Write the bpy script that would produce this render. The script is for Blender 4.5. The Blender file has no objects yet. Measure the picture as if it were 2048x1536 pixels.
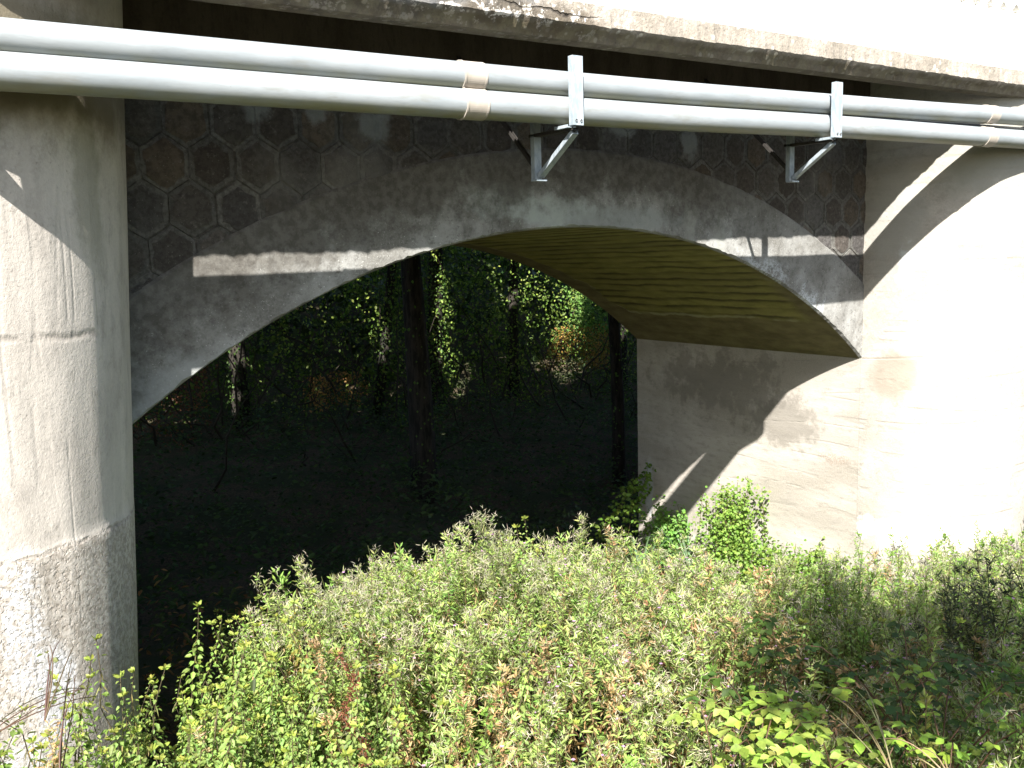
import bpy, math
import numpy as np
from mathutils import Vector
R_ = math.radians
rng = np.random.default_rng(7)
scene = bpy.context.scene
COL = scene.collection

# ------------------------------------------------------------------ camera, world, sun, exposure
cam_d = bpy.data.cameras.new('camera')
cam = bpy.data.objects.new('camera', cam_d); COL.objects.link(cam)
yaw, pitch, roll = .5887, -.1411, -.0293
cam_d.sensor_width = 36; cam_d.lens = 1800 / 2048 * 36
cam_d.clip_start = .05; cam_d.clip_end = 500
fw = Vector((math.sin(yaw)*math.cos(pitch), math.cos(yaw)*math.cos(pitch), math.sin(pitch)))
rt = Vector((math.cos(yaw), -math.sin(yaw), 0)); up = rt.cross(fw)
c_, s_ = math.cos(roll), math.sin(roll)
rt2 = c_*rt + s_*up; up2 = -s_*rt + c_*up
from mathutils import Matrix
M = Matrix((rt2, up2, -fw)).transposed().to_4x4(); M.translation = Vector((-9.1043, -6.3558, 1.29))
cam.matrix_world = M
scene.camera = cam

SUN = Vector((-.861, -1, 1.1166)).normalized()          # towards the sun
world = bpy.data.worlds.new('World'); scene.world = world; world.use_nodes = True
wn = world.node_tree; bg = wn.nodes['Background']
sky = wn.nodes.new('ShaderNodeTexSky'); sky.sky_type = 'NISHITA'; sky.sun_disc = False
sky.sun_elevation = math.asin(SUN.z); sky.sun_rotation = math.atan2(SUN.x, SUN.y)
sky.air_density = 1.0; sky.dust_density = 1.5; sky.ozone_density = .8
wn.links.new(sky.outputs[0], bg.inputs[0]); bg.inputs[1].default_value = .07
sun_d = bpy.data.lights.new('sun', 'SUN'); sun_d.energy = 5; sun_d.angle = R_(.53); sun_d.color = (1, .95, .88)
sun = bpy.data.objects.new('sun', sun_d); COL.objects.link(sun)
sun.rotation_euler = (-SUN).to_track_quat('-Z', 'Y').to_euler(); sun.location = (-15, -15, 20)
scene.view_settings.view_transform = 'Standard'; scene.view_settings.look = 'None'
scene.view_settings.exposure = 1.9; scene.view_settings.gamma = 1
scene.cycles.max_bounces = 7; scene.cycles.diffuse_bounces = 4; scene.cycles.glossy_bounces = 3
scene.cycles.transparent_max_bounces = 8; scene.cycles.sample_clamp_indirect = 6
try: scene.cycles.use_denoising = True
except Exception: pass

# ------------------------------------------------------------------ materials
class NT:
    def __init__(s, name):
        s.m = bpy.data.materials.new(name); s.m.use_nodes = True; s.t = s.m.node_tree
        s.b = s.t.nodes['Principled BSDF']; s.pos = s.t.nodes.new('ShaderNodeNewGeometry').outputs['Position']
    def n(s, typ, **kw):
        x = s.t.nodes.new(typ)
        for k, v in kw.items(): setattr(x, k, v)
        return x
    def put(s, sock, v):
        if isinstance(v, bpy.types.NodeSocket): s.t.links.new(v, sock)
        else: sock.default_value = (tuple(v)+(1,))[:4] if isinstance(v, (tuple, list)) and len(sock.default_value) == 4 else v
    def math(s, op, a, b=0., c=0., clamp=False):
        x = s.n('ShaderNodeMath', operation=op); x.use_clamp = clamp
        s.put(x.inputs[0], a); s.put(x.inputs[1], b); s.put(x.inputs[2], c); return x.outputs[0]
    def vmath(s, op, a, b):
        x = s.n('ShaderNodeVectorMath', operation=op); s.put(x.inputs[0], a); s.put(x.inputs[1], b)
        return x.outputs['Value' if op in ('LENGTH', 'DISTANCE') else 'Vector']
    def mapr(s, v, a, b, c=0., d=1., smooth=True):
        x = s.n('ShaderNodeMapRange'); x.interpolation_type = 'SMOOTHSTEP' if smooth else 'LINEAR'
        s.put(x.inputs[0], v)
        for i, q in enumerate((a, b, c, d)): s.put(x.inputs[i+1], q)
        return x.outputs[0]
    def noise(s, scale, detail=4, rough=.55, vec=None, st=(1, 1, 1), dist=0):
        v = s.vmath('MULTIPLY', vec or s.pos, st) if st != (1, 1, 1) else (vec or s.pos)
        x = s.n('ShaderNodeTexNoise'); s.put(x.inputs['Vector'], v); x.inputs['Scale'].default_value = scale
        x.inputs['Detail'].default_value = detail; x.inputs['Roughness'].default_value = rough; x.inputs['Distortion'].default_value = dist
        return x.outputs[0]
    def mix(s, f, a, b, mode='MIX'):
        x = s.n('ShaderNodeMix', data_type='RGBA', blend_type=mode); x.clamp_factor = True
        s.put(x.inputs[0], f); s.put(x.inputs[6], a); s.put(x.inputs[7], b); return x.outputs[2]
    def bump(s, h, dist, strength=1., nrm=None):
        x = s.n('ShaderNodeBump'); s.put(x.inputs['Height'], h); x.inputs['Distance'].default_value = dist; x.inputs['Strength'].default_value = strength
        if nrm is not None: s.put(x.inputs['Normal'], nrm)
        return x.outputs[0]
    def sep(s, v=None):
        x = s.n('ShaderNodeSeparateXYZ'); s.put(x.inputs[0], v or s.pos); return x.outputs
    def out(s, col, rough=.9, nrm=None, metal=0., spec=.3):
        s.put(s.b.inputs['Base Color'], col); s.put(s.b.inputs['Roughness'], rough); s.put(s.b.inputs['Metallic'], metal)
        s.put(s.b.inputs['Specular IOR Level'], spec)
        if nrm is not None: s.put(s.b.inputs['Normal'], nrm)
        return s.m
    def spot(s, c, r, ragged=.5, nscale=5):
        """ragged patch round a point of the wall, 0..1"""
        d = s.vmath('LENGTH', s.vmath('DIVIDE', s.vmath('SUBTRACT', s.pos, c), r), (0, 0, 0))
        v = s.math('ADD', d, s.math('MULTIPLY', s.math('SUBTRACT', s.noise(nscale, 5, .65), .5), ragged*4))
        return s.mapr(v, 1.15, .55)

def concrete(name, light, dark, st=(1, 1, 1), grain=1., boards=None, spots=(), pits=.35, blotch=1.3, contrast=(.38, .62), flecks=0.):
    t = NT(name)
    a = t.noise(blotch, 6, .6, st=st); b = t.noise(9, 5, .7, st=st); f = t.noise(55, 4, .7); g = t.noise(170, 3, .6)
    col = t.mix(t.mapr(a, contrast[0], contrast[1]), dark, light)
    col = t.mix(t.math('MULTIPLY', t.mapr(b, .48, .68), .45), col, tuple(x*.55 for x in dark))
    col = t.mix(t.math('MULTIPLY', t.mapr(f, .35, .7), .25), col, tuple(min(1, x*1.35) for x in light))
    pit = t.mapr(f, .36, .28)
    col = t.mix(t.math('MULTIPLY', pit, pits), col, tuple(x*.35 for x in dark))
    if flecks:
        col = t.mix(t.math('MULTIPLY', t.mapr(t.noise(70, 2, .6), .67, .73), flecks), col, tuple(min(1, x*2.4) for x in light))
        col = t.mix(t.math('MULTIPLY', t.mapr(t.noise(19, 5, .8), .54, .64), flecks*.8), col, tuple(x*.55 for x in dark))
    h = t.math('ADD', t.math('MULTIPLY', f, .55), t.math('MULTIPLY', g, .25))
    h = t.math('SUBTRACT', h, t.math('MULTIPLY', pit, .5))
    h = t.math('ADD', h, t.math('MULTIPLY', b, 1.1))
    if boards:
        for bd in boards:
            v = t.noise(bd.get('scale', 6), 2, .5, st=bd['st'])
            ln = t.mapr(t.math('ABSOLUTE', t.math('SUBTRACT', v, .5)), .0, .03)
            pale = t.math('MULTIPLY', t.mapr(t.noise(bd.get('scale', 6)*2.2, 4, .6, st=bd['st']), .42, .62), .35)
            col = t.mix(pale, col, tuple(x*.72 for x in light))
            br = t.noise(2.2, 3, .6)
            ln = t.math('MAXIMUM', ln, t.mapr(br, .56, .44))
            col = t.mix(t.math('MULTIPLY', t.math('SUBTRACT', 1, ln), bd.get('dark', .35)), col, tuple(x*.45 for x in dark))
            h = t.math('ADD', h, t.math('MULTIPLY', ln, bd.get('h', .8)))
    for sp in spots:
        m = t.spot(sp['c'], sp['r'], sp.get('rag', .5), sp.get('ns', 5))
        if sp.get('fine'): m = t.math('MULTIPLY', m, t.mapr(t.noise(sp['fine'], 4, .8), .42, .56))
        col = t.mix(t.math('MULTIPLY', m, sp.get('a', .8)), col, sp['col'])
    t.out(col, t.mapr(a, .3, .7, .95, .82), t.bump(h, .0045*grain))
    t.col = col; t.h = h
    return t

# ------------------------------------------------------------------ object helpers
def tag(o, label=None, cat=None, group=None, kind=None):
    if label: o['label'] = label
    if cat: o['category'] = cat
    if group: o['group'] = group
    if kind: o['kind'] = kind
    return o
def thing(name, label, cat, loc=(0, 0, 0), group=None):
    o = bpy.data.objects.new(name, None); o.empty_display_size = .2; COL.objects.link(o); o.location = loc
    return tag(o, label, cat, group)
def wloc(o):
    v = Vector((0, 0, 0))
    while o is not None: v += o.location; o = o.parent
    return v
def mk(name, verts, faces, mat, parent=None, smooth=False, col=None, bevel=0):
    """one mesh object; verts in world coordinates; col: per-vertex colour"""
    V = np.asarray(verts, dtype=np.float32).reshape(-1, 3)
    if parent is not None: V = V - np.array(wloc(parent), dtype=np.float32)
    me = bpy.data.meshes.new(name)
    if isinstance(faces, np.ndarray):
        n, k = faces.shape
        me.vertices.add(len(V)); me.vertices.foreach_set('co', V.ravel())
        me.loops.add(n*k); me.loops.foreach_set('vertex_index', faces.astype(np.int32).ravel())
        me.polygons.add(n); me.polygons.foreach_set('loop_start', np.arange(0, n*k, k, dtype=np.int32))
        me.polygons.foreach_set('loop_total', np.full(n, k, dtype=np.int32))
        me.update(calc_edges=True)
    else:
        me.from_pydata([tuple(map(float, v)) for v in V], [], [tuple(int(i) for i in f) for f in faces]); me.update()
    if smooth: me.polygons.foreach_set('use_smooth', np.ones(len(me.polygons), dtype=bool))
    if col is not None:
        at = me.color_attributes.new('tint', 'FLOAT_COLOR', 'POINT')
        c4 = np.ones((len(V), 4), dtype=np.float32); c4[:, :3] = col; at.data.foreach_set('color', c4.ravel())
    me.materials.append(mat)
    o = bpy.data.objects.new(name, me); COL.objects.link(o); o.parent = parent
    if bevel:
        md = o.modifiers.new('bevel', 'BEVEL'); md.width = bevel; md.segments = 2; md.limit_method = 'ANGLE'
    return o
class MB:
    def __init__(s): s.v = []; s.f = []; s.c = []
    def add(s, v, f, c=(1, 1, 1)):
        k = len(s.v); s.v += [tuple(p) for p in v]; s.f += [tuple(i+k for i in q) for q in f]; s.c += [c]*len(v)
    def box(s, a, b, sk=None):
        x0, y0, z0 = a; x1, y1, z1 = b
        v = [(x, y, z) for z in (z0, z1) for x, y in ((x0, y0), (x1, y0), (x1, y1), (x0, y1))]
        if sk: v = [sk(p) for p in v]
        s.add(v, [(0, 3, 2, 1), (4, 5, 6, 7), (0, 1, 5, 4), (1, 2, 6, 5), (2, 3, 7, 6), (3, 0, 4, 7)])
    def prism(s, prof, x0, x1, n=1, jit=None, sl=0.):
        """profile (y,z) swept along x; jit(x,i)->(dy,dz)"""
        k = len(prof); V = []
        for q in range(n+1):
            x = x0 + (x1-x0)*q/n
            for i, (y, z) in enumerate(prof):
                dy, dz = jit(x, i) if jit else (0, 0)
                V.append((x, y+dy, z+dz+sl*(x+4)))
        F = [(q*k+i, q*k+(i+1) % k, (q+1)*k+(i+1) % k, (q+1)*k+i) for q in range(n) for i in range(k)]
        F += [tuple(range(k-1, -1, -1)), tuple(n*k+i for i in range(k))]
        s.add(V, F)
    def bar(s, p, q, w, h, up=(0, 0, 1), chan=0):
        p = np.array(p, float); q = np.array(q, float); d = (q-p)/np.linalg.norm(q-p)
        a = np.cross(d, up); a /= np.linalg.norm(a); b = np.cross(a, d)
        def bx(ca, cb, wa, wb):
            V = [e + a*(ca+i*wa/2) + b*(cb+j*wb/2) for e in (p, q) for i, j in ((-1, -1), (1, -1), (1, 1), (-1, 1))]
            s.add(V, [(0, 3, 2, 1), (4, 5, 6, 7), (0, 1, 5, 4), (1, 2, 6, 5), (2, 3, 7, 6), (3, 0, 4, 7)])
        if not chan: bx(0, 0, w, h)
        else:       # channel: web at -b side, two flanges
            t = chan; bx(0, -h/2+t/2, w, t); bx(-w/2+t/2, t/2, t, h-t); bx(w/2-t/2, t/2, t, h-t)
    def obj(s, name, mat, parent=None, smooth=False, bevel=0, col=False):
        return mk(name, s.v, s.f, mat, parent, smooth, np.array(s.c) if col else None, bevel)

def tube_arrays(path, rad, seg=20, cap=True):
    P = np.asarray(path, float); n = len(P); rad = np.broadcast_to(rad, (n,))
    T = np.gradient(P, axis=0); T /= np.linalg.norm(T, axis=1)[:, None]
    ref = np.array([0, 0, 1.]) if abs(T[0, 2]) < .9 else np.array([0, 1., 0])
    A = np.cross(T, ref); A /= np.linalg.norm(A, axis=1)[:, None]; B = np.cross(A, T)
    a = np.linspace(0, 2*np.pi, seg, endpoint=False)
    V = P[:, None] + rad[:, None, None]*(np.cos(a)[None, :, None]*A[:, None] + np.sin(a)[None, :, None]*B[:, None])
    i = np.arange(n-1)[:, None]*seg; j = np.arange(seg)[None]; j2 = (j+1) % seg
    F = np.stack([i+j, i+j2, i+seg+j2, i+seg+j], -1).reshape(-1, 4)
    return V.reshape(-1, 3), F

# ------------------------------------------------------------------ numbers taken from the photograph
XC, ZC, RI = -4.1133, -4.7777, 6.3025        # intrados circle; right springing is (0,0,0)
RE, ZE = 7.0, -4.80                          # extrados circle
DEP = 3.85                                   # depth of the vault
PL, RL = -9.05, 1.11                         # piers
PR, RR = 1.22, 1.218
SL = .008                                    # fall of the deck
ZS = 3.05                                    # underside of the deck
ZL = 2.757                                   # lower lip of the cornice beam
GZ = -4.6

# ------------------------------------------------------------------ bridge
bridge = thing('arch_bridge', 'old concrete arch bridge with hexagonal stone facing between rounded piers', 'bridge', (-4.11, 1.9, -3))
white = (.62, .62, .60)
t_ring = concrete('arch ring concrete', (.27, .275, .268), (.135, .132, .122), grain=1.1, blotch=1.6, flecks=.7, spots=[
    dict(c=(-4.95, 0, 1.75), r=(.38, 1, .16), col=(.36, .40, .39), rag=.45, ns=7, a=.75),
    dict(c=(-4.35, 0, 1.66), r=(.55, 1, .14), col=(.36, .40, .39), rag=.5, ns=6, a=.8),
    dict(c=(-3.6, 0, 1.60), r=(.8, 1, .12), col=(.25, .27, .265), rag=.5, ns=5, a=.7),
    dict(c=(-1.75, 0, .95), r=(.45, 1, .30), col=(.42, .45, .47), rag=.5, ns=6, a=.75, fine=30),
    dict(c=(-1.15, 0, .62), r=(.42, 1, .25), col=(.50, .54, .58), rag=.5, ns=9, a=.85, fine=45),
    dict(c=(-7.2, 0, .35), r=(1.1, 1, .42), col=(.24, .255, .255), rag=.5, ns=3, a=.65),
    dict(c=(-2.75, 0, 1.62), r=(.10, 1, .38), col=(.26, .27, .25), rag=.3, ns=8, a=.6),
    dict(c=(-2.35, 0, 1.45), r=(.08, 1, .36), col=(.26, .27, .25), rag=.3, ns=8, a=.6)])
def ring_stain(t):
    x, y, z = t.sep(); dx = t.math('SUBTRACT', x, XC); dz = t.math('SUBTRACT', z, ZC)
    rad = t.math('SQRT', t.math('ADD', t.math('MULTIPLY', dx, dx), t.math('MULTIPLY', dz, dz)))
    v = t.math('ADD', rad, t.math('MULTIPLY', t.math('SUBTRACT', t.noise(2.6, 6, .7), .5), 1.5))
    side = t.mapr(x, -1.2, -2.6)
    k = t.math('MULTIPLY', t.mapr(v, 6.35, 6.75), t.math('ADD', .35, t.math('MULTIPLY', side, .65)))
    col = t.mix(t.math('MULTIPLY', k, .85), t.col, t.mix(t.mapr(t.noise(14, 5, .7), .4, .6), (.055, .05, .043), (.10, .095, .085)))
    t.put(t.b.inputs['Base Color'], col); return t.m
m_ring = ring_stain(t_ring)

def ring_pts(r, zc, a0, a1, n):
    a = np.linspace(a0, a1, n); return np.stack([np.cos(a)*r, zc+np.sin(a)*r], 1)

def spandrel_material():
    t = NT('hexagonal stone facing'); c = t.n('ShaderNodeVertexColor'); c.layer_name = 'tint'
    f = t.noise(26, 6, .7); b = t.noise(4, 5, .6); g = t.noise(120, 3, .6); big = t.noise(.9, 3, .5)
    col = t.mix(t.math('MULTIPLY', t.mapr(f, .40, .62), .75), c.outputs[0], t.mix(.7, c.outputs[0], (.02, .017, .015)))
    col = t.mix(t.math('MULTIPLY', t.mapr(t.noise(16, 5, .75), .56, .68), .45), col, (.17, .16, .145))
    col = t.mix(t.math('MULTIPLY', t.mapr(t.noise(95, 2, .5), .70, .76), .5), col, (.35, .34, .32))
    col = t.mix(t.math('MULTIPLY', t.mapr(b, .56, .72), .6), col, (.045, .035, .028))
    col = t.mix(t.math('MULTIPLY', t.mapr(big, .52, .7), .4), col, (.17, .17, .16))
    for cc, r in (((-6.95, 0, 2.42), (.12, 1, .17)), ((-6.05, 0, 2.3), (.15, 1, .14)), ((-6.5, 0, 2.38), (.1, 1, .1)), ((-3.6, 0, 2.45), (.2, 1, .14)), ((-2.75, 0, 2.3), (.12, 1, .16))):
        col = t.mix(t.math('MULTIPLY', t.spot(cc, r, .45, 9), .55), col, (.24, .26, .26))
    h = t.math('ADD', t.math('MULTIPLY', f, 1.2), t.math('MULTIPLY', g, .3)); h = t.math('ADD', h, t.math('MULTIPLY', b, 2))
    return t.out(col, .95, t.bump(h, .010))
m_span = spandrel_material()
m_plain = concrete('plain wall concrete', (.17, .165, .15), (.10, .095, .085), blotch=1.1).m

def build_spandrel(x0, x1, hexes):
    b = MB(); xc = XC if hexes else (x0+x1)/2
    # back plane with the arch cut out (quads from extrados up)
    n = 72; xs = np.linspace(x0, x1, n+1)
    for i in range(n):
        q = []
        for x in (xs[i], xs[i+1]):
            dx = x-xc; z = ZE + math.sqrt(max(RE*RE-dx*dx, .01)) - .12
            q.append((x, z))
        yb = .010
        b.add([(q[0][0], yb, q[0][1]), (q[1][0], yb, q[1][1]), (q[1][0], yb, ZS+.1), (q[0][0], yb, ZS+.1)], [(0, 1, 2, 3)], (.075, .07, .062))
    if hexes:
        W, PZ = .312, .302; zr = [2.27+PZ*k for k in range(3, -6, -1)]
        r2 = np.random.default_rng(3)
        for ri, z in enumerate(zr):
            off = -7.42 if ri % 2 == 1 else -7.575
            for k in range(-2, 27):
                cx = off + k*W*1.0
                if cx < x0-.2 or cx > x1+.05: continue
                dx = cx-xc
                if z+.2 < ZE+math.sqrt(max(RE*RE-dx*dx, .01)): continue
                if z > ZS+.25: continue
                hx = W/2; hz = PZ/3; j = r2.normal(0, .004, 2)
                pts = [(0, 2*hz), (hx, hz), (hx, -hz), (0, -2*hz), (-hx, -hz), (-hx, hz)]
                def ring(s, y, jit=0):
                    out = []
                    for a in range(6):
                        p, q = np.array(pts[a]), np.array(pts[(a+1) % 6])
                        for f in (0, 1/3, 2/3):
                            v = (p+(q-p)*f)*s + r2.normal(0, 1, 2)*jit
                            X = min(max(cx+j[0]+v[0], x0), x1); Z = min(z+j[1]+v[1], ZS+.1)
                            out.append((X, y, Z))
                    return out
                mo = np.array((.11, .108, .10))*r2.uniform(.7, 1.2)
                s1, s2, s3 = r2.uniform(.975, .992), .962, r2.uniform(.76, .84)
                A = ring(s1, .010); B = ring(s2, .001, .004)
                k0 = len(b.v); b.add(A+B, [], tuple(mo))
                b.f += [(k0+i, k0+(i+1) % 18, k0+18+(i+1) % 18, k0+18+i) for i in range(18)]
                C = ring(s3, .001, .007); k1 = len(b.v); b.add(C, [], tuple(mo))
                b.f += [(k0+18+i, k0+18+(i+1) % 18, k1+(i+1) % 18, k1+i) for i in range(18)]
                base = np.array([(.078, .071, .064), (.066, .057, .050), (.088, .072, .056), (.074, .070, .068)][r2.integers(4)])*r2.uniform(.75, 1.2)
                pr = r2.uniform(.004, .016)
                D = ring(s3*.96, -pr*.5, .007); E_ = ring(s3*.6, -pr, .010)
                k2 = len(b.v); b.add(D+E_+[(cx, -pr-.002, z)], [], tuple(base))
                b.f += [(k1+i, k1+(i+1) % 18, k2+(i+1) % 18, k2+i) for i in range(18)]
                b.f += [(k2+i, k2+(i+1) % 18, k2+18+(i+1) % 18, k2+18+i) for i in range(18)]
                b.f += [(k2+18+i, k2+18+(i+1) % 18, k2+36) for i in range(18)]
    return b
b = build_spandrel(-8.6, .03, True); b.obj('spandrel_wall', m_span, bridge, col=True)

def build_ring(xc, mat, hero):
    """arch ring: front face, a little proud of the stones, with a worn lower arris"""
    r3 = np.random.default_rng(5); n = 260
    ai = math.asin((0-ZC)/RI) if hero else math.asin(-ZC/RI)
    V = []; F = []
    phase = r3.uniform(0, 6, 8)
    for i in range(n+1):
        u = i/n; a = ai*.93 + (math.pi-2*ai*.93)*u
        w = sum(math.sin(u*math.pi*2*fr+ph)*am for fr, ph, am in zip((7, 17, 31, 53, 83, 121), phase, (.004, .003, .003, .0025, .002, .002)))
        ci, si = math.cos(a), math.sin(a)
        xi, zi = xc+ci*RI, ZC+si*RI
        # matching point of the extrados on the same ray
        dz = ZC-ZE; bq = si*dz; re = -bq+math.sqrt(bq*bq-(dz*dz-RE*RE))
        xe, ze = xc+ci*re, ZC+si*re
        y0 = -.018
        prof = [(RI+.004, .05), (RI, .012+abs(w)), (RI+.012+abs(w)*1.5, y0), ((RI+re)/2, y0+w*.4), (re-.02, y0), (re, y0+.01), (re, .03)]
        for r_, y in prof: V.append((xc+ci*r_, y, ZC+si*r_))
    k = 7
    for i in range(n):
        for j in range(k-1): F.append((i*k+j, i*k+j+1, (i+1)*k+j+1, (i+1)*k+j))
    V = np.array(V); V[:, 0] = np.clip(V[:, 0], xc-4.5, xc+4.13)
    return V, F
V, F = build_ring(XC, m_ring, True)
mk('arch_ring', V, F, m_ring, bridge, smooth=False)

# vault underside -----------------------------------------------------------
def soffit_material():
    t = NT('board marked vault concrete'); x, y, z = t.sep()
    ang = t.math('ARCTAN2', t.math('SUBTRACT', z, ZC), t.math('SUBTRACT', x, XC))
    wob = t.math('MULTIPLY', t.math('SUBTRACT', t.noise(1.1, 4, .65), .5), .035)
    bd = t.math('MULTIPLY', t.math('ADD', ang, wob), 1/.031)
    fr = t.math('FRACT', bd); idx = t.math('FLOOR', bd)
    wn_ = t.n('ShaderNodeTexWhiteNoise', noise_dimensions='1D'); t.put(wn_.inputs['W'], idx); rnd = wn_.outputs[0]
    line = t.math('MINIMUM', t.mapr(fr, .0, .16), t.mapr(fr, 1., .55))
    a = t.noise(1.2, 5, .6); f = t.noise(40, 4, .65, st=(1, .3, 1)); b = t.noise(7, 5, .65, st=(1, .5, 1))
    moss = t.mix(t.mapr(b, .3, .7), (.19, .18, .055), (.29, .27, .09))
    moss = t.mix(t.math('MULTIPLY', rnd, .45), moss, (.14, .125, .06))
    bare = t.mix(t.mapr(b, .3, .7), (.12, .10, .052), (.19, .165, .085))
    # the greened boards stop short of both mouths of the vault and of the springing
    edge = t.math('ADD', y, t.math('MULTIPLY', t.math('SUBTRACT', t.noise(2.5, 4, .6), .5), .5))
    k = t.math('MULTIPLY', t.mapr(edge, 3.42, 3.36), t.mapr(t.math('ADD', edge, t.math('MULTIPLY', t.math('SUBTRACT', ang, 1.57), 1.2)), -.55, -.25))
    low = t.mapr(t.math('ADD', z, t.math('MULTIPLY', t.math('SUBTRACT', t.noise(3, 3, .5), .5), .1)), .42, .50)
    k = t.math('MULTIPLY', k, low)
    col = t.mix(k, bare, moss)
    rim = t.math('MULTIPLY', t.mapr(t.math('ABSOLUTE', t.math('SUBTRACT', k, .5)), .42, .1), t.mapr(a, .42, .58))
    col = t.mix(t.math('MULTIPLY', rim, .6), col, (.38, .38, .26))
    dl = t.math('MULTIPLY', t.math('SUBTRACT', 1, line), t.math('ADD', .15, t.math('MULTIPLY', k, .75)))
    col = t.mix(t.math('MULTIPLY', dl, t.mapr(t.noise(1.8, 2, .5, st=(2, .6, 2)), .35, .6, .15, .9)), col, (.035, .03, .015))
    h = t.math('ADD', t.math('MULTIPLY', line, t.math('ADD', .3, k)), t.math('ADD', t.math('MULTIPLY', rnd, .7), t.math('MULTIPLY', f, .4)))
    return t.out(col, .95, t.bump(h, .010))
m_soffit = soffit_material()
def build_vault(xc, hero=True):
    ai = math.asin(-ZC/RI); n = 120; ys = np.linspace(.012, DEP, 14)
    V = []
    for i in range(n+1):
        a = ai + (math.pi-2*ai)*i/n
        for y in ys: V.append((xc+math.cos(a)*RI, y, ZC+math.sin(a)*RI))
    k = len(ys); F = [(i*k+j, (i+1)*k+j, (i+1)*k+j+1, i*k+j+1) for i in range(n) for j in range(k-1)]
    return V, F
V, F = build_vault(XC); mk('arch_vault', V, F, m_soffit, bridge, smooth=True)
# the ring of the far mouth
n = 80; ai = math.asin(-ZC/RI); Vb = []; Fb = []
for i in range(n+1):
    a = ai+(math.pi-2*ai)*i/n
    x, z = XC+math.cos(a)*RI, ZC+math.sin(a)*RI
    Vb += [(x, DEP, z), (x, DEP, ZS+.1)]
Fb = [(2*i, 2*i+1, 2*i+3, 2*i+2) for i in range(n)]
mk('rear_spandrel_wall', Vb, Fb, m_plain, bridge)

# jamb wall below the right springing ---------------------------------------
m_jamb = concrete('abutment wall concrete', (.38, .355, .32), (.26, .24, .205), st=(1, .6, 1.6), blotch=1.1, pits=.25,
    boards=[dict(st=(.05, .10, 1.0), scale=2.6, dark=.10, h=.6)], spots=[
    dict(c=(0, 3.6, -2.3), r=(1, .10, .5), col=(.42, .45, .48), rag=.3, a=.6),
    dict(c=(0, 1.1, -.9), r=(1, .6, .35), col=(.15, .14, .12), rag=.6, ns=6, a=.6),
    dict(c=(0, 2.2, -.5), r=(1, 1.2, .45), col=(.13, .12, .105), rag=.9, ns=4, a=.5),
    dict(c=(0, .35, -1.25), r=(1, .25, .08), col=(.20, .14, .10), rag=.5, ns=12, a=.5, fine=50),
    dict(c=(0, 1.2, -3.0), r=(1, 1.8, .22), col=(.60, .58, .54), rag=.7, ns=4, a=.7)]).m
b = MB()
def grid_quad(b, p00, p10, p11, p01, nu, nv, jit):
    V = []; p00, p10, p11, p01 = map(np.array, (p00, p10, p11, p01))
    for i in range(nu+1):
        for j in range(nv+1):
            u, v = i/nu, j/nv; V.append((1-u)*(1-v)*p00+u*(1-v)*p10+u*v*p11+(1-u)*v*p01)
    b.add(V, [(i*(nv+1)+j, (i+1)*(nv+1)+j, (i+1)*(nv+1)+j+1, i*(nv+1)+j+1) for i in range(nu) for j in range(nv)])
grid_quad(b, (0, 0, GZ), (0, DEP, GZ), (0, DEP, 0), (0, 0, 0), 24, 24, 0)
b.add([(0, DEP, GZ), (2.44, DEP, GZ), (2.44, DEP, ZS), (0, DEP, ZS)], [(0, 1, 2, 3)])
b.obj('abutment_wall', m_jamb, bridge)
b = MB()
b.add([(2*XC, 0, GZ), (2*XC, DEP, GZ), (2*XC, DEP, 0), (2*XC, 0, 0)], [(3, 2, 1, 0)])
b.add([(PL-RL, DEP, GZ), (2*XC, DEP, GZ), (2*XC, DEP, ZS), (PL-RL, DEP, ZS)], [(0, 1, 2, 3)])
b.obj('abutment_wall', m_jamb, bridge)

# rounded piers ---------------------------------------------------------------
def pier(xc, r, mat, ledges, seed, batter=0.):
    r4 = np.random.default_rng(seed); na, nz = 72, 150; V = []
    angs = np.linspace(math.pi, 2*math.pi, na+1); zs = np.linspace(GZ, ZS+.02, nz+1)
    ph = r4.uniform(0, 6, 12)
    for z in zs:
        for a in angs:
            e = sum(l[1] for l in ledges if z < l[0]) + batter*(z-.4)
            e += .003*math.sin(a*9+ph[0])+.0025*math.sin(a*23+ph[1]+z*.5)+.003*math.sin(z*5+ph[2]+a*4)
            e = batter*(z-.4) + (e-batter*(z-.4))*min(1, math.sin(a)**2*6)
            V.append((xc+math.cos(a)*(r+e), math.sin(a)*(r+e), z))
    k = na+1; F = [(i*k+j, i*k+j+1, (i+1)*k+j+1, (i+1)*k+j) for i in range(nz) for j in range(na)]
    return mk('pier', V, F, mat, bridge, smooth=True)
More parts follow.
